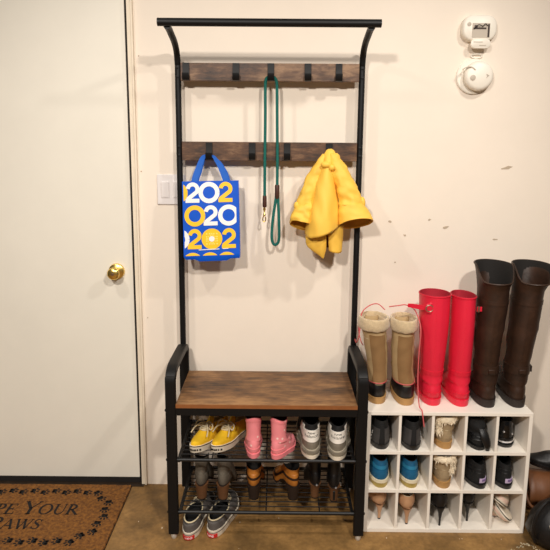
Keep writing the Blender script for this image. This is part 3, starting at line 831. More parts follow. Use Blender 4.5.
# centre front panel, folded forward
sheet([[(.206, -.078, 1.420), (.216, -.092, 1.434), (.228, -.095, 1.437), (.240, -.086, 1.424)],
       [(.180, -.085, 1.350), (.196, -.118, 1.352), (.222, -.128, 1.356), (.246, -.100, 1.340)],
       [(.163, -.085, 1.275), (.180, -.135, 1.272), (.222, -.146, 1.274), (.257, -.108, 1.268)],
       [(.147, -.085, 1.190), (.166, -.146, 1.184), (.222, -.162, 1.190), (.264, -.115, 1.202)],
       [(.139, -.080, 1.122), (.158, -.145, 1.113), (.218, -.166, 1.131), (.266, -.118, 1.154)]], 'body', M['rain'], seed=3)
# right sleeve (a flared tube) with its cuff band
def tubecloth(rows, name, m, folds=.009, f=45, seed=0, solid=.0025, parent=None):
    R = []
    for (cx, cy, cz, rx, ry, tl, ty) in crv([tuple(q)+((0,) if len(q) == 6 else ()) for q in rows], 5):
        R.append([V((cx+rx*math.cos(a), cy+ry*math.sin(a), cz+tl*math.cos(a)+ty*math.sin(a))) for a in [2*PI*i/30 for i in range(30)]])
    for r in R:
        for p in r: p += V((noise.noise(p*f+V((seed, 0, 0))), noise.noise(p*f+V((0, seed, 0))), 0))*folds
    return MB().rings(R, False, False).build(name, m, parent or rc, solid=solid, angle=80, origin=ro, off=0)
sl = tubecloth([(.240, -.090, 1.428, .014, .012, .0), (.262, -.096, 1.375, .034, .022, -.008), (.288, -.102, 1.315, .042, .030, -.010), (.303, -.106, 1.268, .044, .034, -.006), (.309, -.108, 1.236, .046, .036, .0)], 'sleeve', M['rain'], seed=1)
tubecloth([(.309, -.108, 1.243, .0475, .0375, .0), (.314, -.110, 1.222, .053, .042, .004), (.326, -.116, 1.188, .0625, .044, .006, -.012), (.331, -.118, 1.166, .0625, .046, .008, -.024)], 'cuff', M['rain'], folds=.005, seed=5, parent=sl)
tubecloth([(.313, -.110, 1.226, .046, .036, .004), (.325, -.116, 1.190, .057, .039, .006, -.012), (.3295, -.118, 1.170, .0585, .042, .008, -.024)], 'cuff_lining', M['rainin'], seed=5, parent=sl, solid=.001)
b = MB(); b.rings([[V((.352+dx*c_, -.108+.010*s_+yy, 1.228+dz)) for c_, s_ in [(math.cos(2*PI*i/14), math.sin(2*PI*i/14)) for i in range(14)]] for dx, dz, yy in ((.008, -.004, .0), (.0115, .004, -.004), (.012, .018, -.006), (.010, .030, -.004), (.005, .038, 0))])
b.build('cuff_tab', M['rain'], sl, origin=ro, angle=70)
sl2 = tubecloth([(.212, -.082, 1.425, .014, .010, .0), (.190, -.086, 1.375, .028, .016, .006), (.165, -.088, 1.315, .036, .022, .008), (.148, -.090, 1.262, .038, .026, .010), (.141, -.090, 1.236, .040, .028, .010)], 'sleeve', M['rain'], seed=11)
tubecloth([(.141, -.090, 1.240, .0415, .030, .010), (.134, -.094, 1.212, .045, .034, .004), (.128, -.100, 1.178, .049, .034, -.006, -.010), (.126, -.102, 1.154, .046, .032, -.012, -.020)], 'cuff', M['rain'], seed=14, parent=sl2)
tubecloth([(.134, -.094, 1.205, .040, .030, .004), (.128, -.100, 1.180, .045, .030, -.006, -.010), (.126, -.102, 1.158, .042, .028, -.012, -.020)], 'cuff_lining', M['rainin'], seed=14, parent=sl2, solid=.001)
b = MB(); b.rings([[V((.106+dx*c_, -.098+.009*s_+yy, 1.222+dz)) for c_, s_ in [(math.cos(2*PI*i/14), math.sin(2*PI*i/14)) for i in range(14)]] for dx, dz, yy in ((.007, -.006, .0), (.011, .003, -.004), (.011, .014, -.006), (.006, .023, -.002))])
b.build('cuff_tab', M['rain'], sl2, origin=ro, angle=70)
# hanging lower tails and a sheet coloured dark for the shade between them
sheet([[(.142, -.094, 1.150), (.160, -.112, 1.150), (.190, -.122, 1.150), (.216, -.112, 1.150)],
       [(.142, -.094, 1.112), (.165, -.116, 1.108), (.195, -.124, 1.105), (.219, -.112, 1.105)],
       [(.150, -.096, 1.074), (.172, -.116, 1.064), (.200, -.122, 1.062), (.220, -.110, 1.066)],
       [(.196, -.100, 1.040), (.204, -.108, 1.034), (.210, -.110, 1.029), (.214, -.108, 1.040)]], 'tail', M['rain'], seed=21)
sheet([[(.228, -.104, 1.160), (.246, -.114, 1.160), (.266, -.112, 1.160), (.286, -.094, 1.160)],
       [(.228, -.104, 1.110), (.246, -.116, 1.108), (.268, -.113, 1.106), (.285, -.094, 1.108)],
       [(.232, -.102, 1.058), (.246, -.112, 1.054), (.266, -.110, 1.050), (.281, -.094, 1.052)]], 'tail', M['rain'], seed=25)
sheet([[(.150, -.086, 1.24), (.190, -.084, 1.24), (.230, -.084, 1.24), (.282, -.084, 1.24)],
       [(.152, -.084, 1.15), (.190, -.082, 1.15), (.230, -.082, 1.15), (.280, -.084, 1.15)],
       [(.196, -.086, 1.07), (.210, -.084, 1.068), (.228, -.084, 1.068), (.240, -.086, 1.07)]], 'lining', M['rainshade'], folds=.002, seed=2)
# gathered hanging loop / collar knot
b = MB(); b.ball((.212, -.121, 1.386), .017, 14, 10, (1.2, .8, .75)); b.build('collar_knot', M['rain'], rc, origin=ro, angle=90)
b = MB(); b.ball((.233, -.125, 1.376), .012, 12, 8, (1., .8, 1.0)); b.build('collar_knot', M['rain'], rc, origin=ro, angle=90)
MB().rings([[V((.229+rx*math.cos(2*PI*i/20), yy+ry*math.sin(2*PI*i/20), z)) for i in range(20)] for z, rx, ry, yy in ((1.404, .030, .016, -.090), (1.424, .024, .0135, -.0895), (1.440, .014, .0075, -.0875), (1.4445, .006, .003, -.087))]).build('collar', M['rain'], rc, origin=ro, angle=80)
MB().tube(crv([(.229, -.086, 1.420), (.229, -.0865, 1.432), (.229, -.0785, 1.4345), (.229, -.0700, 1.4260), (.229, -.0680, 1.4085)], 5), .0021, 8).build('hanging_loop', M['rainin'], rc, origin=ro)
for q in rc.children:
    if q.name.startswith(('body', 'sleeve', 'tail', 'collar', 'lining')): q.location.y -= .017

# ------------------------------------------------------------------ doormat
dm = thing('doormat', 'brown coir doormat with black lettering and paw print border before the door', 'doormat', (-.965, -.242, 0))
mo = (-.965, -.242, 0)
MX0, MX1, MY0, MY1, MT = -1.344, -.586, -.452, -.028, .012
b = MB(); n = 60
ring = []
for i in range(n): ring.append((MX0+(MX1-MX0)*i/n, MY0))
for i in range(30): ring.append((MX1, MY0+(MY1-MY0)*i/30))
for i in range(n): ring.append((MX1-(MX1-MX0)*i/n, MY1))
for i in range(30): ring.append((MX0, MY1-(MY1-MY0)*i/30))
ring = [(x+random.uniform(-.0022, .0022), y+random.uniform(-.0022, .0022)) for x, y in ring]
mat_o = b.rings([[V((x, y, .0006)) for x, y in ring], [V((x, y, MT-.002)) for x, y in ring], [V((x*.997+mo[0]*.003, y*.995+mo[1]*.005, MT)) for x, y in ring]]).build('coir_pile', M['coir'], dm, origin=mo, angle=30)
MB().box(MX0-.002, MX1+.002, MY0-.002, MY1+.002, .0002, .0024).build('rubber_backing', M['rubber'], dm, smooth=False, origin=mo)
TK, TN = .155, .06
def arcp(cx, cy, rx, ry, a0, a1, n=14): return [(cx+rx*math.cos(math.radians(a0+(a1-a0)*i/n)), cy+ry*math.sin(math.radians(a0+(a1-a0)*i/n))) for i in range(n+1)]
def ser(x, y, w=.26): return ([(x-w/2, y), (x+w/2, y)], .05)
def bowl(cx, cy, rx, ry, a0, a1):
    p = arcp(cx, cy, rx, ry, a0, a1); return (p, [.06+.10*max(0, math.cos(math.radians(a0+(a1-a0)*i/14)))**1.2 for i in range(15)])
G = {
 'W': (1.22, [([(.10, 1), (.38, .0)], TK), ([(.38, 0), (.62, .95)], TN), ([(.58, 1), (.86, 0)], TK), ([(.86, 0), (1.12, 1)], TN), ser(.10, .975), ser(.58, .975), ser(1.12, .975, .2)]),
 'I': (.36, [([(.18, 0), (.18, 1)], TK), ser(.18, .025), ser(.18, .975)]),
 'P': (.72, [([(.2, 0), (.2, 1)], TK), bowl(.26, .73, .32, .245, 90, -90), ser(.2, .025), ([(.06, .975), (.28, .975)], TN), ([(.2, .485), (.28, .485)], TN)]),
 'E': (.74, [([(.2, 0), (.2, 1)], TK), ([(.06, .97), (.64, .97)], TN), ([(.06, .03), (.66, .03)], TN), ([(.2, .52), (.5, .52)], TN), ([(.63, .99), (.63, .80)], TN), ([(.65, .01), (.67, .22)], TN), ([(.5, .42), (.5, .62)], TN)]),
 'Y': (.92, [([(.08, 1), (.46, .45)], TK), ([(.84, 1), (.46, .45)], TN), ([(.46, .5), (.46, 0)], TK), ser(.1, .975), ser(.82, .975, .22), ser(.46, .025)]),
 'O': (.98, [(arcp(.48, .5, .38, .47, 0, 360, 36), [.06+.10*abs(math.cos(2*PI*i/36))**1.3 for i in range(37)])]),
 'U': (.92, [([(.2, 1), (.2, .4)]+arcp(.47, .36, .27, .33, 180, 300, 10), [TK]*3+[.13-.006*i for i in range(10)]), (arcp(.47, .36, .27, .33, 300, 360, 8)+[(.74, .5), (.74, 1)], TN), ser(.2, .975), ser(.74, .975, .2)]),
 'R': (.90, [([(.2, 0), (.2, 1)], TK), bowl(.26, .73, .32, .245, 90, -90), ser(.2, .025), ([(.06, .975), (.28, .975)], TN), ([(.2, .485), (.34, .485)], TN), ([(.36, .50), (.80, .0)], TK), ser(.82, .025, .16)]),
 'A': (.94, [([(.12, 0), (.47, 1)], TN), ([(.44, 1), (.80, 0)], TK), ([(.24, .34), (.66, .34)], TN), ser(.12, .025, .22), ser(.80, .025, .24)]),
 'S': (.66, [(crv([(.56, .82), (.45, .95), (.28, .95), (.15, .82), (.20, .64), (.36, .52), (.52, .38), (.54, .18), (.40, .04), (.22, .05), (.09, .20)], 4), [.06+.09*math.exp(-((i-20)/9)**2) for i in range(41)]), ([(.57, .98), (.56, .76)], .05), ([(.08, .02), (.09, .26)], .05)]),
}
def word(mb, spec, x0, ybase, total):
    adv = sum(G[c_][0]*s for c_, s in spec); k = total/adv; x = x0
    return k
def setline(mb, items, xr, yb, capx, capy):
    """items: (letter, scale) or None for a space; right edge at xr"""
    w = sum((G[c_][0]*s if c_ != ' ' else .30) for c_, s in items); x = xr-w*capx
    for c_, s in items:
        if c_ == ' ': x += .30*capx; continue
        for pts, wd in G[c_][1]:
            L, R = ribbon([(p[0], p[1]) for p in pts], wd)
            f = lambda p: (x+p[0]*s*capx, yb+p[1]*s*capy, MT-.0003)
            for i in range(len(pts)-1):
                mb.poly([f(L[i]), f(L[i+1]), f(R[i+1]), f(R[i])], (0, 0, .0013))
        x += G[c_][0]*s*capx
b = MB()
line1 = [('W', 1), ('I', .8), ('P', .8), ('E', .8), (' ', 1), ('Y', 1), ('O', .8), ('U', .8), ('R', .8)]
line2 = [('P', 1), ('A', .84), ('W', .84), ('S', .84)]
setline(b, line1, -.748, -.236, .0735, .083)
setline(b, line2, -.866, -.326, .0640, .070)
b.build('lettering', M['coirprint'], mat_o, smooth=False, origin=mo)
b = MB()
def paw(x, y, ang, s):
    c_, s_ = math.cos(ang), math.sin(ang)
    def ell(ex, ey, rx, ry, rot=0, n=12):
        pts = []
        for i in range(n):
            a = 2*PI*i/n; px, py = rx*math.cos(a), ry*math.sin(a)
            qx, qy = ex+px*math.cos(rot)-py*math.sin(rot), ey+px*math.sin(rot)+py*math.cos(rot)
            pts.append((x+s*(qx*c_-qy*s_), y+s*(qx*s_+qy*c_), MT-.0003))
        b.poly(pts, (0, 0, .0013))
    ell(-.25, 0, .36, .46); ell(-.45, .26, .22, .22); ell(-.45, -.26, .22, .22)
    ell(.10, .56, .20, .14, .5); ell(.42, .24, .23, .14, .2); ell(.42, -.24, .23, .14, -.2); ell(.10, -.56, .20, .14, -.5)
loop = []
x0, x1, y0, y1, ch = -1.289, -.641, -.396, -.083, .085
path = [(x0+ch, y1), (x1-ch, y1), (x1-.012, y1-ch*.8), (x1, (y0+y1)/2+.02), (x1-.012, y0+ch*.8), (x1-ch, y0), (x0+ch, y0), (x0+.012, y0+ch*.8), (x0, (y0+y1)/2), (x0+.012, y1-ch*.8), (x0+ch, y1)]
tot = sum(math.dist(a, c_) for a, c_ in zip(path, path[1:])); n = 38; k = 0; acc = 0
for i in range(n):
    d = tot*i/n
    while acc+math.dist(path[k], path[k+1]) < d: acc += math.dist(path[k], path[k+1]); k += 1
    a, c_ = path[k], path[k+1]; t = (d-acc)/math.dist(a, c_); an = math.atan2(c_[1]-a[1], c_[0]-a[0])
    o_ = .005*(1 if i % 2 else -1)
    paw(a[0]+(c_[0]-a[0])*t-math.sin(an)*o_, a[1]+(c_[1]-a[1])*t+math.cos(an)*o_, an, .0275)
b.build('print_pattern', M['coirprint'], mat_o, smooth=False, origin=mo)
# ------------------------------------------------------------------ shoes in the cubbies
GC = 'shoes stored in the organizer cubbies'
F1, F2, F3 = .0142, SZ[0]+.0117, SZ[1]+.0117
def sneaker_black(label, x, y, rz, tx):
    t = thing('sneaker', label, 'shoe', (x, y, F3), rz, GC)
    ms = dict(sole=M['rubber'], upper=M['blkfab'], lining=M['blkfab'])
    R, lf, so_, up = sneaker(t, L=.255, hw=.0450, H=.100, ms=ms, soleh=.020, colr=.46, toe=.052, bend=.02)
    patch(R, 1, 11, BACK(6), .0022).build('heel_panel', M['charc'], t, angle=70)
    patch(R, 1, 13, [-1, 0, 1], .0036).build('back_strip', M['blkfab'], t)
    # small white lettering down the side of the heel
    b = MB()
    for q in range(5):
        z = .026+q*.0072
        for j, r in enumerate(R):
            if r[0].z > z: break
        i = (5 if tx > 0 else -5)
        p = R[j][i]; nn = (p-sum(R[j], V())/36); nn.z = 0; nn.normalize(); tt = V((-nn.y, nn.x, 0))
        w = .0036+.0012*(q % 2)
        b.poly([p+tt*w+nn*.0006+V((0, 0, -.0022)), p-tt*w+nn*.0006+V((0, 0, -.0022)), p-tt*w*.9+nn*.0006+V((0, 0, .0022)), p+tt*w*.5+nn*.0006+V((0, 0, .0022))], nn*.0012)
    b.build('white_lettering', M['pwhite'], up, smooth=False)
    lace_bars(R, [13, 14, 15], 3, r=.002).build('lace', M['blkfab'], t)
    return t
FK[0] = .6
sneaker_black('black sneaker with charcoal heel in the top-row cubby nearest the hall tree', .4330, -.290, 0, -1)
sneaker_black('black sneaker with charcoal heel in the top row, pink lace hanging over its cubby', .5500, -.296, -1, 1)

def furboot(label, x, y, z, rz, side):
    t = thing('shearling_boot', label, 'boot', (x, y, z), rz, GC)
    L = .205
    shaft = [(.070, .002, .105, .0375, 0), (.090, .002, .100, .0365, 0), (.112, .000, .100, .0375, 0), (.124, -.001, .100, .038, 0)]
    R, lf, rim = boot(t, L, .038, shaft, dict(sole=M['gum']), soleh=.026, foottop=.066, bend=.02)
    up = MB().rings(R, True, False).build('upper', M['shear'], t, angle=70)
    lining(rim, depth=.06).build('lining', M['fur'], t)
    jj = [j for j in range(len(R)) if R[j][0].z > .072][0]
    patch(R, jj, jj, BACK(8), .001) if False else patch(R, 3, 6, BACK(7), .0016).build('heel_counter', M['shear'], t, angle=70)
    MB().tube([p+V((0, -.0006, 0)) for p in [R[jj][i % 36] for i in range(-9, 10)]], .0014, 6).build('seam', M['lacew'], t)
    b = MB(); pts, nn = [], []
    top = R[-1]; c0 = sum(top, V())/36
    for i, p in enumerate(top):
        for dz in (-.014, -.008, -.002, .002):
            pts.append(p+V((0, 0, dz))); d = (p-c_) if False else (p-c0); d.z = 0; nn.append(d.normalized()+V((0, 0, .1)))
    for j in range(jj-4, len(R)):
        for i in range(4, 11):
            p = R[j][i*side % 36]; c_ = sum(R[j], V())/36; d = (p-c_); d.z = 0
            pts.append(p); nn.append(d.normalized())
            pts.append(p); nn.append(d.normalized())
    # a soft body for the fur with loose tufts over it
    k = []
    for q in range(11):
        a = 2*PI*q/10; g = .002+.0085*math.cos(a)
        k.append([V((c0.x+(p.x-c0.x)*(1+g/.038), c0.y+(p.y-c0.y)*(1+g/.05), p.z-.008+.013*math.sin(a))) for p in top])
    for r in k:
        for p in r: p += V((noise.noise(p*90), noise.noise(p*90+V((4, 0, 0))), noise.noise(p*90+V((0, 7, 0)))))*.004
    b.rings(k, False, False)
    tufts(b, pts, nn, 900, .016, .0030)
    b.map(lambda p: V((max(-.047, min(.047, p.x)), max(-.02, p.y), min(p.z, .1385)))).build('fur_trim', M['fur'], t, angle=80)
furboot('taupe shearling boot with cream fur in the top-row middle cubby', .6790, -.283, F3, 5, -1)
furboot('taupe shearling boot with cream fur in the second-row middle cubby', .6740, -.292, F2, -5, 1)

# soft black bootie, crumpled
t = thing('bootie', 'crumpled black suede bootie in the top row, right of the shearling boot', 'boot', (.8050, -.290, F3), 5, GC)
R, lf, rim = boot(t, .225, .039, [(.072, .004, .115, .037, -.004), (.095, .010, .105, .035, -.010), (.118, .018, .105, .034, -.016)], dict(sole=M['rubber']), soleh=.014, foottop=.062)
for r in R:
    for p in r: p += V((noise.noise(p*38), noise.noise(p*38+V((3, 0, 0))), 0))*.008
MB().rings(R, True, False).build('upper', M['blkfab'], t, angle=80)
lining((.018, .118, .105, .118, .032, 1, -.016), depth=.06).build('lining', M['blkfab'], t)
for rr_, zz in ((.0028, 6), (.0024, 9)):
    MB().tube([R[zz][i % 36]+(R[zz][i % 36]-sum(R[zz], V())/36).normalized()*.0012 for i in range(-11, 12)], rr_, 6).build('seam', M['blk'], t)
b = MB(); b.rings([[V((.010+dx+w*math.cos(2*PI*i/10), -.010+.006*math.sin(2*PI*i/10)+yy, z)) for i in range(10)] for z, w, dx, yy in ((.004, .008, .012, .004), (.022, .013, .008, .0), (.05, .017, .000, .004), (.085, .014, -.008, .016))]); b.build('heel_fold', M['blk'], t, angle=80)

# patent flat with rhinestones
t = thing('flat_shoe', 'black patent flat with sparkling studs in the top-right corner cubby', 'shoe', (.9125, -.268, F3), 2, GC)
ms = dict(sole=M['rubber'], upper=M['blkshine'], lining=M['blkfab'])
R, lf, so_, up = sneaker(t, L=.215, hw=.0460, H=.094, bend=.02, ms=ms, soleh=.012, colr=.55, toe=.045)
patch(R, 4, 6, BACK(9), .003).build('strap', M['blk'], t)
b = MB()
for j, i in ((9, -6), (10, -2), (9, 3), (12, 6), (6, 8), (12, -5)):
    p = R[j][i % 36]; b.ball(p, .0042, 8, 6)
b.build('stud', M['glint'], up)
patch(R, 2, 3, BACK(5), .0018).build('heel_trim', M['glint'], t)

def sneaker_blue(label, x, rz, mir, seed):
    t = thing('running_shoe', label, 'shoe', (x, -.292, F2), rz, GC)
    ms = dict(sole=M['gold'], upper=M['blue'], lining=M['blkfab'], tongue=M['blue'])
    R, lf, so_, up = sneaker(t, L=.255, hw=.0430, H=.098, ms=ms, mir=mir, bend=.02, soleh=.030, colr=.46, toe=.056)
    solepart(.255, .0445, .0200, .0315, lift=lf, bend=.02, mir=mir).build('midsole_band', M['cream'], so_, angle=50)
    patch(R, 10, 12, BACK(10), .0020).build('heel_band', M['bluelt'], t, angle=70)
    patch(R, 2, 9, BACK(8), .0018).build('heel_counter', M['blue'], t, angle=70)
    patch(R, 12, 16, BACK(4), .0026).build('heel_tab', M['blue'], t, angle=70)
    lace_bars(R, [13, 14, 15], 3, r=.002).build('lace', M['bluelt'], t)
sneaker_blue('teal blue running shoe with gold sole in the second-row cubby nearest the hall tree', .4360, 0, 1, 1)
sneaker_blue('teal blue running shoe with gold sole, second from the hall tree in its row', .5500, -1, -1, 2)

def slipon(label, x, rz, mir):
    t = thing('slip_on_shoe', label, 'shoe', (x, -.294, F2), rz, GC)
    ms = dict(sole=M['rubber'], upper=M['blkfab'], lining=M['blkfab'])
    R, lf, so_, up = sneaker(t, L=.235, hw=.0415, H=.086, ms=ms, mir=mir, bend=.02, soleh=.018, colr=.52, toe=.055, rimf=.118)
    b = patch(R, 2, 6, [-4, -3, -2, -1, 0, 1], .0016).build('heel_label', M['lilac'], t, angle=70)
    p = patch(R, 3, 5, [-3, -2, -1, 0], .0024).build('label_print', mat('violet_print', (120, 96, 150), .6), b, angle=70)
    for j in (10, 12): MB().tube([R[j][i % 36]+V((0, 0, .001)) for i in range(-12, 13)], .0016, 6).build('stitch_seam', M['blk'], t)
slipon('black slip-on shoe with lilac heel label, turned left, in the second row', .8150, 7, -1)
slipon('black slip-on shoe with lilac heel label in the second row right end cubby', .9120, 1, -1)

def pump(name, label, x, y, rz, m, hh, tipr, mir, hw=.0425):
    t = thing(name, label, 'shoe', (x, y, F1), rz, GC)
    L = .205
    def lift(y):
        u = max(0, min(1, (y-.045)/(L*.70-.045))); s = u*u*(3-2*u); return hh*(1-s)*(1-.06*max(0, .03-y)/.03)
    kw = dict(lift=lift, bend=.04, mir=mir, p=2.3)
    keys = [(.004, .003, L-.002, .003, hw*.9, 0), (.000, .014, L-.004, .012, hw, 0), (-.001, .028, L-.018, .026, hw*.96, .1), (.001, .042, L*.86, .036, hw*.86, .1), (.004, .054, L*.76, .036, hw*.76, .2)]
    R = loft(keys, 4, **kw)
    for j, r in enumerate(R):                  # scoop the topline along the sides
        f = max(0, (j-8)/(len(R)-9))
        for p in r:
            u = p.y/L; p.z -= f*.020*math.exp(-((u-.42)/.2)**2)
    MB().rings(R, True, False).build('upper', m, t, angle=70)
    inn = [[p.copy() for p in R[-1]]]; c0 = sum(R[-1], V())/36
    inn.append([V((c0.x+(p.x-c0.x)*.93, c0.y+(p.y-c0.y)*.97, p.z)) for p in R[-1]])
    inn.append([V((c0.x+(p.x-c0.x)*.8, c0.y+(p.y-c0.y)*.93, lift(p.y)+.007)) for p in R[-1]])
    MB().rings(inn, False, True).build('lining', M['cream'] if m is M['nude'] else M['blkfab'], t, angle=70)
    solepart(L, hw*.92, .0006, .004, grow=0, lift=lift, bend=.04, mir=mir, p=2.3).build('sole', M['heelwood'] if m is M['nude'] else M['rubber'], t)
    H = []
    for z, yc, rx, ry in ((.0004, .020, tipr, tipr), (.006, .020, tipr, tipr), (hh*.35, .019, tipr*1.15, tipr*1.2), (hh*.65, .018, tipr*1.9, tipr*2.0), (hh*.88, .021, .0165, .018), (hh*1.0, .026, .0225, .025)):
        H.append([V((rx*math.cos(2*PI*i/18), yc+ry*math.sin(2*PI*i/18), z)) for i in range(18)])
    h = MB().rings(H).build('heel', m, t, angle=60)
    MB().lathe([(tipr*1.05, .0002), (tipr*1.05, .005)], 14, 'z', (0, .020, 0)).build('heel_tip', M['rubber'], h)
pump('high_heel', 'nude high heel pump in the bottom-row cubby nearest the hall tree', .4440, -.262, 6, M['nude'], .072, .0052, 1)
pump('high_heel', 'nude high heel pump in the bottom row beside a black stiletto', .5430, -.292, 0, M['nude'], .074, .0052, 1)
pump('stiletto', 'black stiletto in the bottom-row middle cubby', .6700, -.300, 4, M['blk'], .085, .0040, 1)
pump('stiletto', 'black stiletto tucked left in the bottom-row cubby beside the pink canvas shoes', .7840, -.270, 0, M['blk'], .086, .0040, 1)

def pinkshoe(label, loc, rz, rx, ry, seed):
    t = thing('canvas_shoe', label, 'shoe', loc, rz, GC, rx, ry)
    ms = dict(sole=M['offwhite'], upper=M['pinkcan'], lining=M['offwhite'], tongue=M['pinkcan'])
    R, lf, so_, up = sneaker(t, L=.200, hw=.0400, H=.045, ms=ms, soleh=.013, colr=.52, toe=.038, rimf=.049)
    solepart(.200, .0402, .0055, .0085, lift=spring(.2), bend=.05, grow=.0034).build('foxing_stripe', M['inkblk'], so_, angle=50)
    patch(R, 5, 8, list(range(FRONT-9, FRONT+10)), .0016).build('toe_cap', M['offwhite'], t, angle=70)
    patch(R, 1, 2, list(range(FRONT-9, FRONT+10)), .0012).build('toe_bumper', M['offwhite'], t, angle=70)
    lace_bars(R, [11, 13, 15], 3, r=.0018).build('lace', M['pwhite'], t)
pinkshoe('pale pink canvas shoe lying at the bottom of the lower right corner cubby', (.9155, -.088, .0790), 180, 0, 141, 1)
pinkshoe('pale pink canvas shoe leaning on top of its mate in the lower right cubby', (.9150, -.086, .0812), 180, 0, -39, 2)

FK[0] = 0.
# ------------------------------------------------------------------ shoes on the hall tree
GR = 'shoes on the hall tree shelves'
Z1, Z2 = .3232, .1132
def yellow(label, x, y, rz, mir):
    t = thing('canvas_sneaker', label, 'shoe', (x, y, Z1), rz, GR)
    ms = dict(sole=M['offwhite'], upper=M['yel'], lining=M['lacew'], tongue=M['yel'])
    R, lf, so_, up = sneaker(t, L=.240, hw=.0345, bend=0, H=.066, ms=ms, mir=mir, soleh=.027, colr=.54, toe=.050, rimf=.078)
    solepart(.240, .0347, .0235, .0265, lift=lf, bend=0, mir=mir, grow=.0034).build('black_foxing_line', M['inkblk'], so_, angle=50)
    b = MB()                                   # dark ticks printed round the rubber toe bumper
    for i in range(-4, 5):
        r = mkring((-.003, .012, .243, .012, .0375, 0), lift=lf, bend=0, mir=mir)
        p = r[FRONT+i]; q = r[FRONT+i+1]; d = (q-p); n_ = V((d.y, -d.x, 0)).normalized()
        if n_.y < 0: n_ = -n_
        w = .0022 if i % 2 else .0034
        d.normalize()
        b.poly([p-d*w+V((0, 0, -.003)), p+d*w+V((0, 0, -.003)), p+d*w+V((0, 0, .003)), p-d*w+V((0, 0, .003))], n_*.0012)
    b.build('toe_lettering', M['inkblk'], so_, smooth=False)
    js = [10, 11, 12, 13, 14]
    lace_bars(R, js, 4, r=.0026, cross=True).build('lace', M['lacew'], t)
    a = R[14][FRONT]+V((0, 0, .008))
    b = MB()
    for s_ in (-1, 1):
        b.tube(crv([tuple(a+V(q)) for q in ((0, 0, 0), (s_*.018, .004, .010), (s_*.036, .010, .002), (s_*.034, .020, -.012), (s_*.014, .012, -.004), (0, 0, .001))], 5), .0024, 6)
        b.tube(crv([tuple(a+V(q)) for q in ((0, 0, 0), (s_*.014, .014, .004), (s_*.030, .034, -.010), (s_*.036, .050, -.026))], 5), .0024, 6)
    b.build('lace_bow', M['lacew'], t)
    b = MB()
    for s_ in (-1, 1):
        for j in (10, 12, 14):
            p = R[j][FRONT+5*s_]; b.ball(p, .0030, 8, 6)
    b.build('eyelet', M['buckle'], up)
yellow('yellow canvas sneaker nearest the left leg on the upper shelf', -.164, -.112, 152, -1)
yellow('yellow canvas sneaker beside the pink rain boots on the upper shelf', -.075, -.114, 149, 1)

def rainboot(label, x, y, rz, mir):
    t = thing('rain_boot', label, 'boot', (x, y, Z1), rz, GR)
    shaft = [(.062, .004, .075, .0285, 0), (.085, .006, .066, .0265, 0), (.12, .004, .066, .0275, 0), (.152, .003, .068, .0285, 0)]
    R, lf, rim = boot(t, .150, .0335, shaft, dict(sole=M['pinkplain']), mir=mir, soleh=.018, foottop=.054)
    top = .152
    for r in R:
        for i, p in enumerate(r):
            f = max(0, min(1, (p.z-.10)/(top-.10)))
            p.z += f*.010*(math.sin(2*PI*i/36-PI/2)**2*1.3-.7)*1.0
    up = MB().rings(R, True, False).build('upper', M['pinkb'], t, angle=70)
    c0 = sum(R[-1], V())/36
    inn = [R[-1]]
    for f, d in ((.94, .001), (.88, -.004), (.8, -.08)): inn.append([V((c0.x+(p.x-c0.x)*f, c0.y+(p.y-c0.y)*f, p.z+d)) for p in R[-1]])
    MB().rings(inn, False, True).build('lining', M['pinkin'], t, angle=70)
    patch(R, len(R)-3, len(R)-2, ALL, .0018).build('rim_binding', M['pinkplain'], t)
    patch(R, 2, 4, BACK(7), .0022).build('heel_guard', M['pinkplain'], t)
rainboot('small pink rain boot with pale dots, toe to the wall, beside the yellow sneakers', -.043, -.349, 9, 1)
rainboot('small pink rain boot with pale dots, toe turned right, on the upper shelf', .024, -.350, -36, -1)

def heel_text(t, R, txts, m, size, zs, off, parent):
    for tx, z in zip(txts, zs):
        mb = text_mb(tx, size)
        for j, r in enumerate(R):
            if r[0].z > z: break
        # wrap the lettering on the back of the heel
        def fn(p, r=r, z=z):
            best = None
            x = p.x
            pts = []
            for i in range(-12, 13):
                q = r[(i+1) % 36]-r[(i-1) % 36]; nn = V((q.y, -q.x, 0)).normalized(); nn = -nn if nn.dot(r[i % 36]-sum(r, V())/36) < 0 else nn
                pts.append(r[i % 36]+nn*off)
            y = None
            for a, c_ in zip(pts, pts[1:]):
                lo_, hi_ = sorted((a.x, c_.x))
                if lo_ <= x <= hi_ and abs(a.x-c_.x) > 1e-9: y = a.y+(c_.y-a.y)*(x-a.x)/(c_.x-a.x); break
            if y is None: y = pts[12].y
            return V((x, y-p.z, z+p.y))
        mb.map(fn).build('lettering', m, parent, smooth=False)
FK[0] = 0.
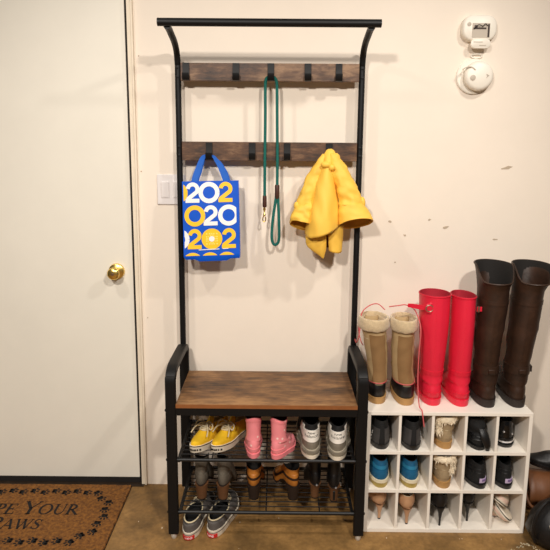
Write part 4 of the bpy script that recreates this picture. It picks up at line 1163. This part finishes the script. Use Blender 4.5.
def nbshoe(label, x, y, rz, mir):
    t = thing('trainer', label, 'shoe', (x, y, Z1), rz, GR)
    ms = dict(sole=M['nbsole'], upper=M['blkfab'], lining=M['blkfab'])
    R, lf, so_, up = sneaker(t, L=.275, hw=.0455, H=.120, bend=.03, ms=ms, mir=mir, soleh=.034, colr=.44, toe=.058)
    solepart(.275, .0462, .0005, .012, lift=lf, bend=.03, mir=mir, grow=.0045).build('outsole', M['offwhite'], so_, angle=50)
    solepart(.14, .0435, .020, .031, lift=lf, bend=.03, mir=mir, grow=.005).build('midsole_insert', M['nbgrey'], so_, angle=50)
    patch(R, 1, 9, BACK(9), .0020).build('heel_counter', M['nbgrey'], t, angle=70)
    # white leather heel tab, wider at its shoulders, pointed below
    def zz(z): return min(range(len(R)), key=lambda j: abs(R[j][0].z-z))
    ja, jb = zz(.076), zz(.108)
    mb = patch(R, ja, jb, BACK(9), .0040, inner=.001)
    hp = mb.build('heel_tab', M['nbwhite'], t, angle=70)
    mb = patch(R, zz(.066), ja, BACK(5), .0040, inner=.001); mb.build('heel_tab_point', M['nbwhite'], hp, angle=70)
    for s_ in (1, -1):
        mb = patch(R, jb, zz(.121), [s_*q for q in range(5, 10)], .0040, inner=.001); mb.build('heel_tab_wing', M['nbwhite'], hp, angle=70)
    heel_text(t, R, ['new', 'balance'], M['inkblk'], .0165, [.0990, .0860], .0048, hp)
    lace_bars(R, [13, 14, 15], 3, r=.002).build('lace', M['blkfab'], t)
nbshoe('black trainer with grey sole and white heel tab beside the pink rain boots', .1640, -.3450, -1, -1)
nbshoe('black trainer with grey sole and white heel tab at the upper shelf right end', .2600, -.3540, -4, 1)

# lower shelf
def ankleboot(name, label, x, y, rz, mir, L, hw, hh, m, hm, shaft_top, strap=None, stud=False, slot=False, hw2=.0205, w=1.0):
    t = thing(name, label, 'boot' if shaft_top > .11 else 'shoe', (x, y, Z2), rz, GR)
    def lift(y):
        u = max(0, min(1, (y-.055)/(L*.68-.055))); s = u*u*(3-2*u); return hh*(1-s)
    kw = dict(lift=lift, bend=.04, mir=mir, p=2.4)
    top = shaft_top-hh
    keys = [(.004, .003, L-.002, .003, hw*.92, 0, 0), (.000, .018, L-.003, .018, hw, .0, 0), (.000, .034, L-.024, .036, hw*.97, .12, 0), (.003, .048, L*.74, .062, hw*.88, .4, 0),
            (.006, .060 if top > .07 else .052, L*.52, .062+.3*(top-.06) if top > .07 else .070, hw*.80, .9, 0), (.006, top, L*.48, top*.55+hh*.30+.02, hw*.80, 1, 0)]
    R = loft(keys, 4, **kw)
    up = MB().rings(R, True, False).build('upper', m, t, angle=70)
    c0 = sum(R[-1], V())/36; inn = [R[-1]]
    for f, d in ((.94, .0), (.80, -.035)): inn.append([V((c0.x+(p.x-c0.x)*f, c0.y+(p.y-c0.y)*f, p.z+d)) for p in R[-1]])
    MB().rings(inn, False, True).build('lining', M['brownin'], t, angle=70)
    solepart(L, hw*.96, .0006, .005, grow=.001, lift=lift, bend=.04, mir=mir, p=2.4).build('sole', M['brownsole'], t)
    H = []
    for z, yc, rx, ry in ((.0004, .026, hw2*.92, hw2*.95), (hh*.4, .026, hw2*.98, hw2), (hh*.8, .027, hw2*1.15, hw2*1.2), (hh, .030, hw*.76, .030)):
        H.append([V((rx*math.cos(2*PI*i/22), yc+ry*math.sin(2*PI*i/22), z)) for i in range(22)])
    h = MB().rings(H).build('heel', hm, t, angle=60)
    MB().rings([[V((p.x*1.01, .026+(p.y-.026)*1.01, z)) for p in H[0]] for z in (.0002, .005)]).build('heel_tip', M['rubber'], h)
    if strap:
        jj = [j for j in range(len(R)) if R[j][0].z > hh+.030][0]
        patch(R, jj, jj+2, ALL, .0024).build('strap', strap, t, angle=70)
    else:
        jj = [j for j in range(len(R)) if R[j][0].z > hh+.040][0]
        patch(R, 1, jj, BACK(7), .0014).build('heel_counter', m, t, angle=70)
    if stud:
        b = MB().ball((.006, .000, hh+.004), .0045, 10, 8); b.build('stud', M['glint'], t)
    if slot: MB().box(-.004, .004, .0035, .012, .012, hh*.8).build('heel_inlay', M['rubber'], h, bevel=.002)
    return t
ankleboot('ankle_boot', 'grey suede ankle boot with brown heel nearest the left leg, lower shelf', -.2480, -.292, 4, 1, .225, .0345, .062, M['bootgrey'], M['heelwood'], .172)
ankleboot('ankle_boot', 'grey suede ankle boot with brown heel beside the ochre clogs, lower shelf', -.1720, -.294, -10, -1, .225, .0345, .062, M['bootgrey'], M['heelwood'], .172)
ankleboot('clog', 'ochre leather clog with dark strap under the left pink rain boot', -.0480, -.288, 2, 1, .215, .0375, .056, M['ochre'], M['darkheel'], .125, strap=M['brown'], hw2=.022)
ankleboot('clog', 'ochre leather clog with dark strap, toe turned left, beside the black booties', .1080, -.288, 14, -1, .215, .0375, .056, M['ochre'], M['darkheel'], .125, strap=M['brown'], hw2=.022)
ankleboot('ankle_boot', 'black ankle boot with brown heel beside the ochre clogs', .1860, -.280, -1, -1, .215, .0320, .060, M['blk'], M['heelwood'], .168, stud=True, hw2=.0165)
ankleboot('ankle_boot', 'black ankle boot with slotted brown heel at the lower shelf right end', .2570, -.300, -3, 1, .215, .0320, .062, M['blk'], M['heelwood'], .168, stud=True, slot=True, hw2=.0165)

def skate(label, x, y, rz, mir):
    t = thing('skate_shoe', label, 'shoe', (x, y, .0004), rz, 'grey skate shoes on the floor under the hall tree')
    ms = dict(sole=M['offwhite'], upper=M['slate'], lining=M['blkfab'], tongue=M['slate'])
    R, lf, so_, up = sneaker(t, L=.255, hw=.0465, H=.060, ms=ms, mir=mir, soleh=.030, colr=.56, toe=.050, rimf=.066)
    solepart(.255, .0467, .0215, .0235, lift=lf, bend=.05, mir=mir, grow=.0036).build('foxing_line', M['slate'], so_, angle=50)
    r = mkring((-.003, .011, .258, .011, .0495, 0), lift=lf, bend=.05, mir=mir)
    r0 = [[p+V((0, 0, dz)) for p in r] for dz in (-.007, -.003, .003, .007)]
    tg = patch(r0, 0, 3, BACK(3), .0014).build('heel_tag', M['vred'], so_, angle=70)
    heel_text(t, [[p+V((0, 0, -.1)) for p in r], r], ['VANS'], M['pwhite'], .0115, [.011], .0018, tg)
    MB().tube([p+V((0, 0, .001)) for p in R[-1]], .0026, 6, closed=True).build('collar_binding', M['lacew'], t)
    lace_bars(R, [12, 13, 14, 15], 4, r=.0026).build('lace', M['lacew'], t)
    patch(R, 1, 8, BACK(6), .0014).build('heel_counter', M['slate'], t, angle=70)
skate('grey canvas skate shoe with red heel tag nearest the left leg on the floor', -.2880, -.366, -6, 1)
skate('grey canvas skate shoe with red heel tag, toe turned right, on the floor', -.2080, -.350, -20, -1)

# ------------------------------------------------------------------ bags at the right edge
t = thing('handbag', 'black leather bag slumped on the floor right of the white organizer', 'bag', (1.112, -.345, 0))
hb = (1.135, -.345, 0)
R = []
for z, rx, ry, dx in ((.0006, .090, .060, .010), (.012, .122, .082, .006), (.045, .138, .092, .0), (.085, .132, .086, .004), (.120, .116, .070, .012), (.146, .092, .046, .022), (.158, .080, .026, .026)):
    R.append([V((1.135+dx+rx*math.copysign(abs(math.cos(a))**.8, math.cos(a)), -.345+ry*math.copysign(abs(math.sin(a))**.85, math.sin(a)), z)) for a in [2*PI*i/44 for i in range(44)]])
for r in R:
    for p in r: 
        d = V((p.x-1.135, p.y+.345, 0)); q = noise.noise(V((p.x*11, p.y*11, p.z*9)))*.014*min(1, p.z/.03); p += d.normalized()*q if d.length else V()
bd = MB().rings(R).build('body', M['blk'], t, origin=hb, angle=80)
MB().tube([p+V((0, 0, .001)) for p in R[-1]], .0035, 8, closed=True).build('top_binding', M['blk'], t, origin=hb)
for dy, hgt in ((-.02, 0), (.022, .01)):
    MB().tube(crv([(1.075, -.345+dy, .152), (1.045, -.36+dy, .168), (1.008, -.372+dy, .130), (.995, -.378+dy, .072), (1.008, -.384+dy*.6, .030)], 6) if dy < 0 else crv([(1.09, -.345+dy, .156), (1.11, -.335, .205), (1.17, -.33, .215), (1.215, -.335, .19), (1.225, -.335, .150)], 6), .0058, 9).build('strap', M['blk'], t, origin=hb)
MB().tube([(1.05+.011*math.cos(a), -.4325, .112+.011*math.sin(a)) for a in [2*PI*i/18 for i in range(18)]], .002, 7, closed=True).build('ring', M['chrome'], t, origin=hb)

t.scale = (1, 1, 1.08)
t = thing('shoulder_bag', 'cognac brown leather bag standing behind the black bag at the right edge', 'bag', (1.165, -.14, 0))
hb = (1.165, -.14, 0)
R = []
for z, rx, ry, dx in ((.0006, .085, .045, .0), (.02, .105, .060, .0), (.08, .115, .066, -.002), (.14, .118, .060, -.006), (.185, .112, .044, -.010), (.207, .100, .026, -.014)):
    R.append([V((1.165+dx+rx*math.copysign(abs(math.cos(a))**.7, math.cos(a)), -.14+ry*math.copysign(abs(math.sin(a))**.8, math.sin(a)), z)) for a in [2*PI*i/40 for i in range(40)]])
for r in R:
    for p in r:
        d = V((p.x-1.165, p.y+.14, 0)); p += d.normalized()*noise.noise(V((p.x*13+4, p.y*13, p.z*8)))*.010*min(1, p.z/.03)
MB().rings(R).build('body', M['cognac'], t, origin=hb, angle=80)
fl_ = [(1.055, -.19, .205), (1.270, -.19, .205)]
MB().rings([[V((1.040+.235*i/10+dx*(1 if i < 5 else -1), yy+.004*math.sin(i*1.7), z-(.012*abs(i-5)/5 if k > 2 else 0))) for i in range(11)] for k, (z, yy, dx) in enumerate(((.210, -.115, .012), (.214, -.150, .008), (.206, -.188, .002), (.165, -.216, .0), (.128, -.222, -.003), (.100, -.220, .006)))], False, False, closed=False).build('flap', M['cognac'], t, solid=.004, origin=hb, angle=80)
MB().tube(crv([(1.055, -.14, .20), (1.035, -.175, .17), (1.030, -.205, .125), (1.042, -.225, .085), (1.075, -.232, .07)], 6), .006, 9).build('strap', M['cognac'], t, origin=hb)

t.scale = (1, 1, .76)
t = thing('loafer', 'black shoe lying on top of the brown bag at the right edge', 'shoe', (1.292, -.150, .1745), 82, None, 0, 0)
ms = dict(sole=M['rubber'], upper=M['blk'], lining=M['blkfab'], tongue=M['blk'])
sneaker(t, L=.235, hw=.036, H=.060, ms=ms, soleh=.014, colr=.54, toe=.040, rimf=.062)

# ------------------------------------------------------------------ camera, lamps, world
F, PPY = 577.18, 246.37
cam = bpy.data.cameras.new('camera'); co = bpy.data.objects.new('camera', cam); COL.objects.link(co)
p_, r_, y_ = .1677, .0079, -.0038
cp, sp = math.cos(p_), math.sin(p_)
fwd = V((math.sin(y_)*cp, math.cos(y_)*cp, -sp)); right = V((math.cos(y_), -math.sin(y_), 0)); up = right.cross(fwd)
ra = right*math.cos(r_)+up*math.sin(r_); ua = -right*math.sin(r_)+up*math.cos(r_)
co.matrix_world = Matrix(((ra.x, ua.x, -fwd.x, .033), (ra.y, ua.y, -fwd.y, -2.3027), (ra.z, ua.z, -fwd.z, 1.4435), (0, 0, 0, 1)))
cam.sensor_fit = 'HORIZONTAL'; cam.sensor_width = 36; cam.lens = 36*F/550
cam.shift_x = 0; cam.shift_y = -(275-PPY)/550
cam.clip_start = .05
S.camera = co

def lamp(name, loc, power, size, col, target):
    l = bpy.data.lights.new(name, 'AREA'); l.shape = 'DISK'; l.size = size; l.energy = power; l.color = col
    o = bpy.data.objects.new(name, l); COL.objects.link(o); o.location = loc
    o.rotation_euler = (V(target)-V(loc)).to_track_quat('-Z', 'Y').to_euler(); return o
WARM = (1.0, .935, .86)
def downlight(name, loc, power, size, col, cone, blend, target):
    l = bpy.data.lights.new(name, 'SPOT'); l.energy = power; l.shadow_soft_size = size; l.color = col
    l.spot_size = math.radians(cone); l.spot_blend = blend
    o = bpy.data.objects.new(name, l); COL.objects.link(o); o.location = loc
    o.rotation_euler = (V(target)-V(loc)).to_track_quat('-Z', 'Y').to_euler()
downlight('track_lamp', (1.18, -1.10, 2.62), 62, .05, WARM, 92, 1.0, (-.25, -.1, .30))
downlight('track_lamp', (-1.05, -1.15, 2.62), 40, .05, WARM, 92, 1.0, (-.05, -.1, .20))
lamp('ceiling_and_fill_lamp', (.70, -2.45, 2.62), 50, .14, WARM, (.6, -1.6, 0))
lamp('ceiling_and_fill_lamp', (-.70, -2.9, 2.62), 72, .22, WARM, (-.6, -1.9, 0))  # added fill, brightens the door and lower wall; no known fixture
w = bpy.data.worlds.new('world'); S.world = w; w.use_nodes = True
bgd = w.node_tree.nodes['Background']; bgd.inputs[0].default_value = (1.0, .94, .87, 1); bgd.inputs[1].default_value = .07
S.view_settings.view_transform = 'Standard'; S.view_settings.look = 'None'; S.view_settings.exposure = -.07; S.view_settings.gamma = 1
S.view_settings.use_curve_mapping = False
S.cycles.use_denoising = True
S.cycles.max_bounces = 8
